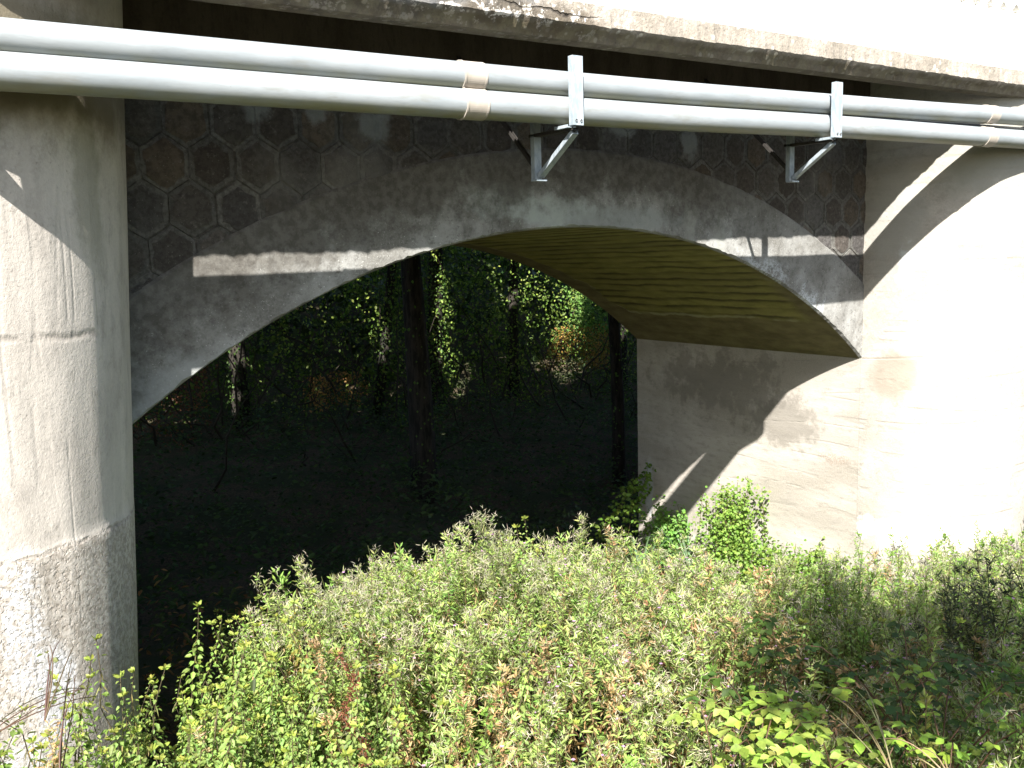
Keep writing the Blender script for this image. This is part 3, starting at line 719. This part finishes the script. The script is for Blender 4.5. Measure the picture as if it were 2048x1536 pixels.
for q in range(n_try):
    x = r.uniform(-9.6, 1.5); y = r.uniform(-5.1, .9)
    if in_pier(x, y): continue
    v = np.array([x, y, -.9])-CAMP; dep = v@FWD; lat = v@RT/dep if dep > .1 else 9
    if dep < 3.1 and abs(lat) < .75: continue
    if abs(lat) > .72: continue
    tz = float(top_z(x, y))+r.normal(0, .09)+.13*math.sin(x*6.1+y*3.3)*math.sin(y*5.7-x*2.1); gz = float(ground_z(x, y))
    if y > -.3 and r.random() < .35: continue
    if x < -8.0:
        if y > -1.5 or r.random() < .35: continue
        tz = -.74+r.normal(0, .13)-.12*float(smooth(-8.3, -9.3, x))
    # nettles on the left, hairy willowherb in the middle and to the right
    pn = .9*float(smooth(-6.9, -7.6, x))+.12
    if x > -3.4 and r.random() < .35: P = WG[r.integers(5)]
    elif r.random() < pn: P = NT_[r.integers(8)]; tz += .0
    else: P = WH[r.integers(12)] if r.random() < .8 else WG[r.integers(5)]
    if -7.4 < x < -4.2 and y < -2.2 and r.random() < .22: P = WD[r.integers(4)]; tz -= .10
    elif r.random() < .03: P = WD[r.integers(4)]
    sc = r.uniform(.85, 1.15); h = top_of(P)*sc
    (mass if P in [] else mass2).append(place(P, (x, y, max(tz-h, gz-.05) if tz-h > gz-.6 else tz-h), r.uniform(0, 6.28), sc, r.uniform(.8, 1.2)))
for q in range(48):                     # nettles crowding the foot of the left pier
    x, y = r.uniform(-8.45, -7.75), r.uniform(-2.7, -1.5); P = NT_[r.integers(8)]; sc = r.uniform(.8, 1.1)
    mass2.append(place(P, (x, y, -.88-.35*max(0, y+2.1)+r.normal(0, .1)-top_of(P)*sc), r.uniform(0, 6.28), sc, 1.))
V, F, C = cat(mass2); C = (C*np.array([1.16, 1.14, 1.12])).clip(0, .8)
tag(mk('weed_thicket', V, F, m_leaf, None, col=C), 'dense thicket of willowherb and nettles going to seed below the arch', 'weeds', kind='stuff')
print('thicket faces', len(F))
# low undergrowth filling the gaps underneath
n = 26000; X = r.uniform(-10, 1.6, n); Y = r.uniform(-6.2, 3.6, n); u = r.uniform(0, 1, n)
Zg = ground_z(X, Y); Zt = np.minimum(top_z(X, Y)-.38, Zg+1.3); ok = ~((np.hypot(X-PL, Y) < RL+.05) | (np.hypot(X-PR, Y) < RR+.05) | ((X > 0) & (Y > 0)))
dep = (np.stack([X, Y, Zg], 1)-CAMP)@FWD; ok &= (Y > -5)
Z = Zg + (Zt-Zg).clip(.1)*u
c = np.stack([X, Y, Z], 1)[ok]; m = len(c); a = r.uniform(0, 6.28, m)
colr = jit((.07, .10, .025), m, r); dd = r.random(m) < .45; colr[dd] = jit((.26, .14, .06), dd.sum(), r, .3)
V, F, C = leaves(c, np.stack([np.cos(a), np.sin(a), r.uniform(-.9, .3, m)], 1), np.array([0, 0, 1.])+r.normal(0, .4, (m, 3)), r.uniform(.05, .11, m), r.uniform(.02, .05, m), colr)
tag(mk('undergrowth', V, F, m_leaf, None, col=C), 'low green and withered brown undergrowth beneath the tall weeds', 'undergrowth', kind='stuff')

def plant(name, label, cat_, arr, pos, group=None, leafname='foliage', mat=None):
    V, F, C = arr; o = mk(name, V, F, mat or m_leaf, None, col=C)
    # origin at the foot
    p = np.asarray(pos, np.float32); co = np.empty(len(V)*3, np.float32); o.data.vertices.foreach_get('co', co)
    o.data.vertices.foreach_set('co', (co.reshape(-1, 3)-p).ravel()); o.location = pos; o.data.update()
    return tag(o, label, cat_, group)
def at_top(proto, x, y, ztop, rz=0., sc=1., tint=1.):
    h = top_of(proto)*sc; pos = (x, y, ztop-h); return place(proto, pos, rz, sc, tint), pos

# nettles and tufts that stand out against the dark arch
r = np.random.default_rng(21)
stand = [('nettle_plant', 'tall nettle standing highest against the dark arch beside the left pier', -8.07, -1.6, -.40, 'n'),
         ('nettle_plant', 'nettle with a bushy top right of the tallest nettle by the left pier', -7.9, -1.7, -.60, 'n'),
         ('nettle_plant', 'nettle with thin bare stem between the left pier nettles and the seeding weeds', -7.62, -1.7, -.58, 'n'),
         ('nettle_plant', 'nettle with yellowing leaves left of the pale seed heads', -7.35, -1.5, -.66, 'y'),
         ('seeding_weed', 'pale seeding weed with curled seed hairs, leftmost against the dark arch', -7.2, -1.5, -.50, 'w'),
         ('seeding_weed', 'broad tuft of cream seed heads in front of the dark arch', -7.02, -1.5, -.50, 'w'),
         ('leafy_weed', 'green leafy weed with a pointed tip rising left of the feathery tuft', -6.62, -1.5, -.46, 'g'),
         ('leafy_weed', 'short green leafy weed just left of the feathery tuft', -6.4, -1.5, -.55, 'g'),
         ('feathery_weed', 'tall feathery grey green tuft rising highest in the middle of the arch', -5.98, -1.5, -.30, 'f'),
         ('leafy_weed', 'small dark green weed right of the feathery tuft under the arch', -5.55, -1.4, -.80, 'g')]
for nm, lb, x, y, zt_, k in stand:
    P = {'n': lambda: cat([nettle(r, 1.3, (.19, .28, .06))]+[place(nettle(r, 1.3-.13*q_, (.19, .28, .06)), (r.normal(0, .07), r.normal(0, .07), -.03), q_, .97-.07*q_) for q_ in range(1, 5)]), 'y': lambda: nettle(r, 1.2, (.22, .20, .04)), 'w': lambda: willowherb(r, 1.4, .3, 1.8), 'g': lambda: willowherb(r, 1.35, .3, .2, green=(.16, .27, .06)), 'f': lambda: cat([willowherb(r, 1.4, .2, 1.6), place(willowherb(r, 1.35, .2, 1.5), (.10, .05, 0), 1, .97), place(willowherb(r, 1.3, .2, 1.5), (-.08, .06, 0), 2, .93), place(willowherb(r, 1.3, .2, 1.5), (-.16, .0, 0), 2, .85), place(willowherb(r, 1.3, .2, 1.5), (.18, .0, 0), 2, .85)])}[k]()
    arr, pos = at_top(P, x, y, zt_, r.uniform(0, 6), 1.)
    plant(nm, lb, 'weed' if k != 'n' and k != 'y' else 'nettle', arr, pos)

# climbing shrub at the foot of the right abutment
def clump(r, centre, rad, n, L, col, ratio=.7, droop=.2, shell=.55):
    p = unit(r.normal(0, 1, (n, 3)))*(shell+(1-shell)*r.random((n, 1)))*np.asarray(rad)*(1+.25*np.sin(r.uniform(0, 6, (n, 1))))
    c = np.asarray(centre)+p; d = unit(p*np.array([1, 1, .6])+r.normal(0, .7, (n, 3))); l = L*r.uniform(.6, 1.2, n)
    return leaves(c, d, unit(p+np.array([0, 0, .6]))+r.normal(0, .45, (n, 3)), l, l*ratio, jit(col, n, r, .25), .15, droop)
r = np.random.default_rng(31)
def vine(path, r, L=.07, col=(.12, .20, .03), spread=.1, per=40):
    P = np.array(path, float); ln = np.linalg.norm(np.diff(P, axis=0), axis=1).sum(); n = int(ln*per)
    u = r.random(n); c = along(P, u)+r.normal(0, spread, (n, 3)); a = r.uniform(0, 6.28, n)
    l = L*r.uniform(.6, 1.2, n)
    return cat([stem(P, .006, .003, (.12, .08, .05)), leaves(c, np.stack([np.cos(a), np.sin(a), r.uniform(-.8, .4, n)], 1), np.array([-.3, -.6, .7])+r.normal(0, .4, (n, 3)), l, l*.75, jit(col, n, r, .25), .15, .2)])
G_ = (.18, .29, .055)
parts = [clump(r, (-.32, 1.6, -2.5), (.28, .32, .46), 900, .055, G_), clump(r, (-.4, 1.05, -2.8), (.40, .55, .42), 1300, .055, G_), clump(r, (-.4, .55, -2.8), (.45, .5, .40), 1500, .055, G_),
         clump(r, (-.4, -.2, -2.85), (.5, .6, .34), 1300, .06, G_), clump(r, (.15, -1.45, -2.85), (.8, .30, .38), 1100, .06, G_)]
for q in range(46):
    yb = r.uniform(-.5, 1.9); xb = r.uniform(-.75, -.12) if yb > 0 else r.uniform(-.8, -.3); z1 = -2.55+.36*max(yb-.2, 0)+r.normal(0, .13)+(.25 if 1.35 < yb < 1.75 else 0)
    parts.append(vine([(xb, yb, -3.2), (xb+r.normal(0, .06), yb+r.normal(0, .08), (z1-3.2)/2), (xb+r.normal(0, .1), yb+r.normal(0, .15), z1)], r, .05, G_, .05, 100))
plant('climbing_shrub', 'bright green shrub climbing the sunlit foot of the right abutment', 'shrub', cat(parts), (-.4, -.2, -3.1))
# trailing vine at the rear corner of the abutment wall
parts = [vine([(-.25, 3.9, -3.3), (-.2, 3.75, -2.6), (-.15, 3.6, -2.3), (-.12, 3.5, -1.92)], r, .075, (.13, .22, .03), .065, 150),
         vine([(-1.3, 3.5, -3.1), (-.95, 3.5, -2.6), (-.55, 3.55, -2.35), (-.3, 3.6, -2.1)], r, .075, (.13, .21, .03), .07, 120)]
plant('trailing_vine', 'leafy vine trailing up the shaded wall where the light strip ends', 'vine', cat(parts), (-.3, 3.3, -3.3))
parts = [clump(r, (-.28, 2.95, -2.85), (.24, .28, .42), 900, .06, (.15, .29, .06))]
for q in range(9):
    a, b_ = r.normal(-.28, .12), r.normal(2.95, .2); parts.append(vine([(min(a, -.06), b_, -3.2), (min(a+.03, -.06), b_, -2.7), (min(a, -.06), b_+r.normal(0, .1), r.uniform(-2.5, -2.2))], r, .055, (.15, .29, .06), .05, 110))
plant('leafy_bush', 'narrow fresh green bush at the foot of the light strip on the shaded abutment', 'bush', cat(parts), (-.35, 2.95, -3.3))
arr = place(blades(r, 12, 1.35, (.14, .24, .12), .016, 1.), (-.4, 2.35, -3.1), 0, 1.); plant('reed_tuft', 'arching reed tuft with hanging blades against the shaded abutment wall', 'reed', arr, (-.4, 2.35, -3.2))
arr = place(blades(r, 22, .9, (.12, .2, .10), .02, 1.2), (-2.6, .9, -2.35), 0, 1.); plant('reed_tuft', 'low spreading tuft of sword leaves in the shade edge under the arch', 'reed', arr, (-2.6, .9, -3.0))

# brambles in the right foreground, sun and shade put into the leaf colours
r = np.random.default_rng(41)
def px(x, y, dist):
    """world point seen at a distance, used only to lay plants out"""
    v = FWD*1800+RT*(x-1024)-UPV*(y-768); return CAMP+v/np.linalg.norm(v)*dist
def bramble(centre, n, r, col, spread=.45, L=.065):
    parts = []
    for q in range(n):
        a = r.uniform(0, 6.28); ln = spread*r.uniform(.6, 1.4); p0 = np.array(centre)+np.array([r.normal(0, .12), r.normal(0, .12), -.35])
        u = np.linspace(0, 1, 6); P = p0+np.stack([np.cos(a)*ln*u, np.sin(a)*ln*u, .45*np.sin(u*2.3)], 1)
        parts.append(leafy_cane(P, r, col, L, .06))
    return cat(parts)
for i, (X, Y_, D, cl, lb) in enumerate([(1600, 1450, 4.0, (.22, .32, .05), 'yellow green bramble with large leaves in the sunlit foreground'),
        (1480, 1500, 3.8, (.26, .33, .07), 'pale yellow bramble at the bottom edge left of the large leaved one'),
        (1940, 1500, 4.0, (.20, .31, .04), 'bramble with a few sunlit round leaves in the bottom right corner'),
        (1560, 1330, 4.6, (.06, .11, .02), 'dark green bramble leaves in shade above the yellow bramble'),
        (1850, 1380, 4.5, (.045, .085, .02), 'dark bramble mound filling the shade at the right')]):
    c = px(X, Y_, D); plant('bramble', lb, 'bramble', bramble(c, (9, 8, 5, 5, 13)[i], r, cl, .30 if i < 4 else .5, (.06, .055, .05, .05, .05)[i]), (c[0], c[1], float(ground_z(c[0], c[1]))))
# dry stalks
c = px(715, 1400, 4.6); P = dry_stalk(r, 1.0); arr, pos = at_top(P, c[0], c[1], c[2]+.30, 0, 1.); plant('dry_dock', 'rusty brown dried dock stalk standing in the green weeds', 'dried stalk', arr, pos)
def straws(p, q, n, r, col=STRAW):
    parts = []; p, q = np.array(p), np.array(q)
    for k in range(n):
        u = np.linspace(0, 1, 8)[:, None]; e = q+r.normal(0, .07, 3); mid = (p+e)/2+np.array([0, 0, .12])+r.normal(0, .03, 3)
        P = (1-u)**2*p+2*u*(1-u)*mid+u*u*e; parts.append(stem(P, .0035, .0015, jit(col, 1, r)[0]))
    return cat(parts)
p0, p1 = px(1790, 1560, 3.7), px(1640, 1385, 4.1); plant('dry_grass', 'pale dry grass stems arching out of the shaded bramble', 'dry grass', straws(p0, p1, 5, r), p0)
p0, p1 = px(1900, 1560, 3.6), px(1830, 1470, 3.8); plant('dry_grass', 'short forked straw stems at the bottom right', 'dry grass', straws(p0, p1, 4, r), p0)
p0 = px(1830, 1480, 4.1); P = willowherb(r, .9, 0, .2, 0, (.20, .21, .05)); arr, pos = at_top(P, p0[0], p0[1], float(px(1770, 1290, 4.4)[2]), .5); plant('thin_weed', 'thin yellowish weed spike leaning over the dark brambles', 'weed', arr, pos)
# twigs in front of the left pier
for k, (a, b_, lb) in enumerate([((-60, 1500), (170, 1375), 'bare brown twig slanting up in front of the left pier'), ((120, 1560), (150, 1350), 'upright bare twig rooted at the foot of the left pier'), ((90, 1440), (95, 1300), 'thin seeded twig standing before the left pier')]):
    p, q = px(*a, 4.2), px(*b_, 4.6); plant('bare_twig', lb, 'twig', cat([straws(p, q, 3, r, (.19, .13, .09)), leafy_cane(np.stack([p, (p+q)/2+.02, q]), r, (.15, .17, .05), .03, .035, ternate=False, rad=.003)]), p)
for k, (X, Y_, D, h, lb) in enumerate([(120, 1295, 4.9, .9, 'slender nettle before the left pier, nearest its pale stain'), (205, 1275, 4.9, 1., 'slender nettle in front of the left pier close to its dark edge'), (40, 1340, 4.8, .8, 'leftmost low nettle in front of the left pier'), (255, 1330, 4.9, 1., 'bushy nettle hiding the dark foot of the left pier')]):
    c = px(X, Y_, D); arr, pos = at_top(cat([nettle(r, h, (.17, .24, .055), .8)]+[place(nettle(r, h, (.17, .24, .055), .9), (r.normal(0, .07), r.normal(0, .07), 0), q_, .9-.08*q_) for q_ in range(1 if k < 3 else 6)]), c[0], c[1], c[2]); plant('nettle_plant', lb, 'nettle', arr, pos)
# dark bushes with upright tips against the bright pier
r = np.random.default_rng(51)
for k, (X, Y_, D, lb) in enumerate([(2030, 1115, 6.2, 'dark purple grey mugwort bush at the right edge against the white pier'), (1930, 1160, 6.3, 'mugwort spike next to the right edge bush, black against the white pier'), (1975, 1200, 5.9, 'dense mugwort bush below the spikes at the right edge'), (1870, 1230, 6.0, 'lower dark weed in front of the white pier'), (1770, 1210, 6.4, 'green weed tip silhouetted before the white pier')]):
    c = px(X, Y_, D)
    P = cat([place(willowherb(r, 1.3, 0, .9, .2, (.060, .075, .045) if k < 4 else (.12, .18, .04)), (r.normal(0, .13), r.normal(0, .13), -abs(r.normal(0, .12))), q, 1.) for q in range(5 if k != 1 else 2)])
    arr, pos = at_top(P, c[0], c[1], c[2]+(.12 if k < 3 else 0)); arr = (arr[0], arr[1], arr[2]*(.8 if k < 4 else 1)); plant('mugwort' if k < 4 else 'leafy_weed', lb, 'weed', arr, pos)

# ------------------------------------------------------------------ wood behind the bridge
r = np.random.default_rng(61)
S = np.array(SUN)
YP = 12.
# sun openings shaped into the added canopy: (x, z, half width, half height) where the light lands at y = 12
holes = [(1.3, .5, .32, .8), (1.25, -.6, .28, .6), (-3.45, -.75, .30, .50), (-3.6, -1.6, .20, .40), (3.3, .75, .5, .3), (-1.8, .28, .28, .22), (-.42, -.25, .30, .50), (-.42, .8, .10, .25),
         (-1.96, -1.42, .16, .22), (-1.27, -1.45, .17, .16), (5.0, -.2, .85, .8), (4.3, .55, .6, .4), (5.0, -1.15, .6, .35), (3.6, .3, .18, .7), (6.85, -.8, .28, .4), (-4.9, -1.45, .30, .25), (2.4, 1.15, .4, .2),
         (2.1, -1.5, .15, .18), (4.25, -1.6, .18, .15), (-5.6, -1.2, .3, .2), (2.9, .75, .3, .25)]
for q in range(170): holes.append((r.uniform(-6, 8), r.uniform(-2.0, 1.6), r.uniform(.04, .09), r.uniform(.04, .10)))
def canopy_keep(c):
    t = (YP-c[:, 1])/(-S[1]); p = c-S*t[:, None]; k = np.ones(len(c), bool)
    for x, z, a, b in holes: k &= (((p[:, 0]-x)/(a+.07))**2+((p[:, 2]-z)/(b+.07))**2) > 1
    return k
def bark():
    t = NT('tree bark'); a = t.noise(14, 5, .7, st=(1, 1, .2)); return t.out(t.mix(t.mapr(a, .4, .6), (.010, .009, .007), (.035, .030, .024)), .95, t.bump(a, .03))
m_bark = bark()
def tree(x, y, h, rt, label, crown_c, crown_r, nleaf, seed, L=.16, ivy=0, col=(.045, .085, .018), low=False):
    r = np.random.default_rng(seed); z0 = float(ground_z(x, y))-.1
    o = thing('tree', label, 'tree', (x, y, z0), 'trees in the wood beyond the bridge')
    u = np.linspace(0, 1, 14); lean = r.normal(0, .05, 2)
    P = np.stack([x+lean[0]*h*u+.12*np.sin(u*5+r.random()*6), y+lean[1]*h*u+.1*np.sin(u*4+r.random()*6), z0+h*u], 1)
    parts = [(*tube_arrays(P, rt*(1-.75*u), 10), 1)]
    tv = [parts[0]]
    for q in range(9):
        u0 = r.uniform(.35, .9); b0 = along(P, [u0])[0]; a = r.uniform(0, 6.28); ln = r.uniform(1.2, 2.6)
        uu = np.linspace(0, 1, 6)[:, None]; B = b0+np.array([math.cos(a), math.sin(a), .55])*ln*uu+r.normal(0, .05, (6, 3))*uu
        tv.append((*tube_arrays(B, np.linspace(rt*.4*(1-u0*.5), .01, 6), 6), 1))
    V, F, C = cat([(v, f, np.ones((len(v), 3))) for v, f, _ in tv]); mk('trunk', V, F, m_bark, o, smooth=True)
    # crown: leaf clumps scattered through the volume
    nc = 80; cc = np.asarray(crown_c)+(r.uniform(-1, 1, (nc, 3)) if low else unit(r.normal(0, 1, (nc, 3)))*r.random((nc, 1))**.45)*np.asarray(crown_r)
    idx = r.integers(0, nc, nleaf); c = cc[idx]+r.normal(0, .42, (nleaf, 3)); c = c[canopy_keep(c)]
    c = c[~((c[:, 1] < DEP+1.5) & (c[:, 2] < 4.3))]; c = c[c[:, 2] > 1.75] if low else c
    n = len(c); l = L*r.uniform(.6, 1.3, n)
    V, F, C = leaves(c, r.normal(0, 1, (n, 3))+[0, 0, -.3], S[None]*.9+r.normal(0, .6, (n, 3)), l, l*.7, jit(col, n, r, .3), .1, .15)
    mk('crown', V, F, m_dark, o, col=C)
    if ivy:
        n = ivy; u = r.uniform(.0, .5, n); a = r.uniform(0, 6.28, n); c = along(P, u); rr = rt+np.abs(r.normal(0, .22, n))
        c = c+np.stack([np.cos(a)*rr, np.sin(a)*rr, 0*a], 1); l = .055*r.uniform(.6, 1.2, n)
        V, F, C = leaves(c, np.stack([np.cos(a)*.4, np.sin(a)*.4, -np.ones(n)], 1)+r.normal(0, .3, (n, 3)), np.stack([np.cos(a), np.sin(a), .4+0*a], 1)+r.normal(0, .3, (n, 3)), l, l*.8, jit((.06, .12, .02), n, r, .25), .1, .1)
        mk('ivy', V, F, m_leaf, o, col=C)
# front row: unseen crowns over the far side, added to keep the wood dark
k = 0
front_row = [(-11.6, 7.2, -10.6), (-9.3, 7.4, -7.7), (-7.3, 7.0, -4.6), (-1.66, 7.9, -1.4), (2.75, 7.6, 1.9), (6.5, 7.4, 5.2)]
names = ['farthest left, beyond the left pier', 'directly behind the left pier', 'leaning over the left end of the opening', 'thick black trunk left of the middle of the opening', 'dark trunk near the abutment edge', 'hidden beyond the abutment']
for (x, y, cx), nm in zip(front_row, names):
    k += 1; tree(x, y, 11, .26 if k == 4 else .15, 'tree of the front row: '+nm, (cx, 6.9, 6.2), (2.1, .8, 4.1), 36000, 100+k, .19, 500, low=True)
mid = [(-3.6, 12.1, .20, 'ivy clad trunk lit green at the left of the opening', 2600), (-.45, 12.3, .13, 'pale slim trunk catching a streak of light', 900), (1.3, 12.3, .22, 'ivy column lit yellow green in the middle of the opening', 3000), (3.7, 12.6, .16, 'leaning trunk beside the bright thicket', 700), (6.8, 12.2, .2, 'ivy trunk close to the abutment edge', 1500), (-6.2, 12.6, .18, 'slim trunk at the far left of the opening', 700)]
for x, y, rt_, nm, iv in mid:
    k += 1; tree(x, y, 12, rt_, nm, (x, 13, 8), (2.6, 2, 3.5), 5200, 100+k, .22, iv)
# shrub layer and hillside cover
def shrubwall(n, x0, x1, y0, y1, z0, z1, col, L, r):
    X = r.uniform(x0, x1, n); Y = r.uniform(y0, y1, n); Z = r.uniform(z0, z1, n)
    d = .25*np.sin(X*2.3+Z*1.1)+.2*np.sin(X*5.1-Z*2.7); c = np.stack([X, Y+d, Z], 1); l = L*r.uniform(.6, 1.3, n)
    return leaves(c, r.normal(0, 1, (n, 3))+[0, 0, -.4], np.array([-.4, -.9, .5])+r.normal(0, .6, (n, 3)), l, l*.6, jit(col, n, r, .3), .15, .2)
parts = [shrubwall(34000, -9, 10, 11.7, 13.2, -3.4, 3.4, (.11, .18, .03), .085, r), shrubwall(5000, -3, 8, 11.4, 12.6, -2.4, 2.8, (.24, .32, .06), .07, r),
         shrubwall(1500, 4.2, 5.8, 11.3, 12.0, -1.6, -.5, (.33, .20, .05), .06, r), shrubwall(700, -2.4, -1.0, 11.3, 12.0, -1.8, -1.1, (.40, .22, .07), .06, r),
         shrubwall(1500, -6.0, -4.2, 11.3, 12.2, -2.4, -.6, (.20, .09, .05), .06, r), shrubwall(1400, 4.4, 5.9, 11.2, 11.8, -.7, .7, (.14, .26, .06), .07, r)]  # leaf colours raised where light lands, to brighten the sunlit patches
for q in range(150):       # a tangle of thin stems and fallen boughs among the leaves
    p = np.array([r.uniform(-8, 9), r.uniform(8.5, 12), 0]); p[2] = ground_z(p[0], p[1])+r.uniform(0, 1.5); a = r.uniform(0, 6.28); ln = r.uniform(.8, 3.2)
    u = np.linspace(0, 1, 6)[:, None]; P = p+np.array([math.cos(a)*.6, math.sin(a)*.25, r.uniform(.1, 1.2)])*ln*u+r.normal(0, .06, (6, 3))
    parts.append(stem(P, r.uniform(.008, .03), .004, (.05, .038, .028), 5))
V, F, C = cat(parts); tag(mk('woodland_undergrowth', V, F, m_leaf, None, col=C), 'tangled shrubs and ivy of the wood seen through the arch', 'undergrowth', kind='stuff')
n = 30000; X = r.uniform(-12, 14, n); Y = r.uniform(3.9, 11.6, n); Z = ground_z(X, Y)+r.uniform(0, 1, n)*(.55+.5*smooth(5, 9, Y)+.35*np.sin(X*1.9)*np.sin(Y*1.3)); a = r.uniform(0, 6.28, n)
l = r.uniform(.06, .13, n)
V, F, C = leaves(np.stack([X, Y, Z], 1), np.stack([np.cos(a), np.sin(a), r.uniform(-.5, .6, n)], 1), np.array([0, -.3, 1.])+r.normal(0, .4, (n, 3)), l, l*.5, jit((.05, .085, .025), n, r, .3))
tag(mk('shade_plants', V, F, m_leaf, None, col=C), 'dim ground plants in deep shade behind the bridge', 'ground cover', kind='stuff')
n = 30000; X = r.uniform(-22, 26, n); Y = r.uniform(13.5, 30, n); Z = ground_z(X, Y)+r.uniform(0, 2.6, n); l = r.uniform(.2, .42, n)
V, F, C = leaves(np.stack([X, Y, Z], 1), r.normal(0, 1, (n, 3)), np.array([0, -.6, .6])+r.normal(0, .5, (n, 3)), l, l*.6, jit((.035, .06, .016), n, r, .3))
tag(mk('hillside_scrub', V, F, m_dark, None, col=C), 'dark scrub covering the hillside beyond the wood', 'scrub', kind='stuff')

# a tree on our own bank, outside the picture, that shades the lower right corner
r = np.random.default_rng(71)
tc = px(1940, 1270, 5.8)+S*7.2
o = thing('bank_tree', 'leafy tree on the near bank whose shade falls on the right hand brambles', 'tree', (float(tc[0]+.6), float(tc[1]-.5), float(ground_z(tc[0]+.6, tc[1]-.5))))
gz = float(ground_z(tc[0]+.6, tc[1]-.5)); V, F = tube_arrays([(tc[0]+.6, tc[1]-.5, gz), (tc[0]+.4, tc[1]-.3, (gz+tc[2])/2), (tc[0], tc[1], tc[2]+.5)], [.11, .08, .03], 8); mk('trunk', V, F, m_bark, o, smooth=True)
n = 9000; cc = tc+unit(r.normal(0, 1, (26, 3)))*r.random((26, 1))**.5*np.array([1.4, .8, .7]); c = cc[r.integers(0, 26, n)]+r.normal(0, .2, (n, 3)); l = .10*r.uniform(.6, 1.3, n)
V, F, C = leaves(c, r.normal(0, 1, (n, 3)), r.normal(0, 1, (n, 3))+S*.8, l, l*.65, jit((.05, .09, .02), n, r)); mk('crown', V, F, m_dark, o, col=C)
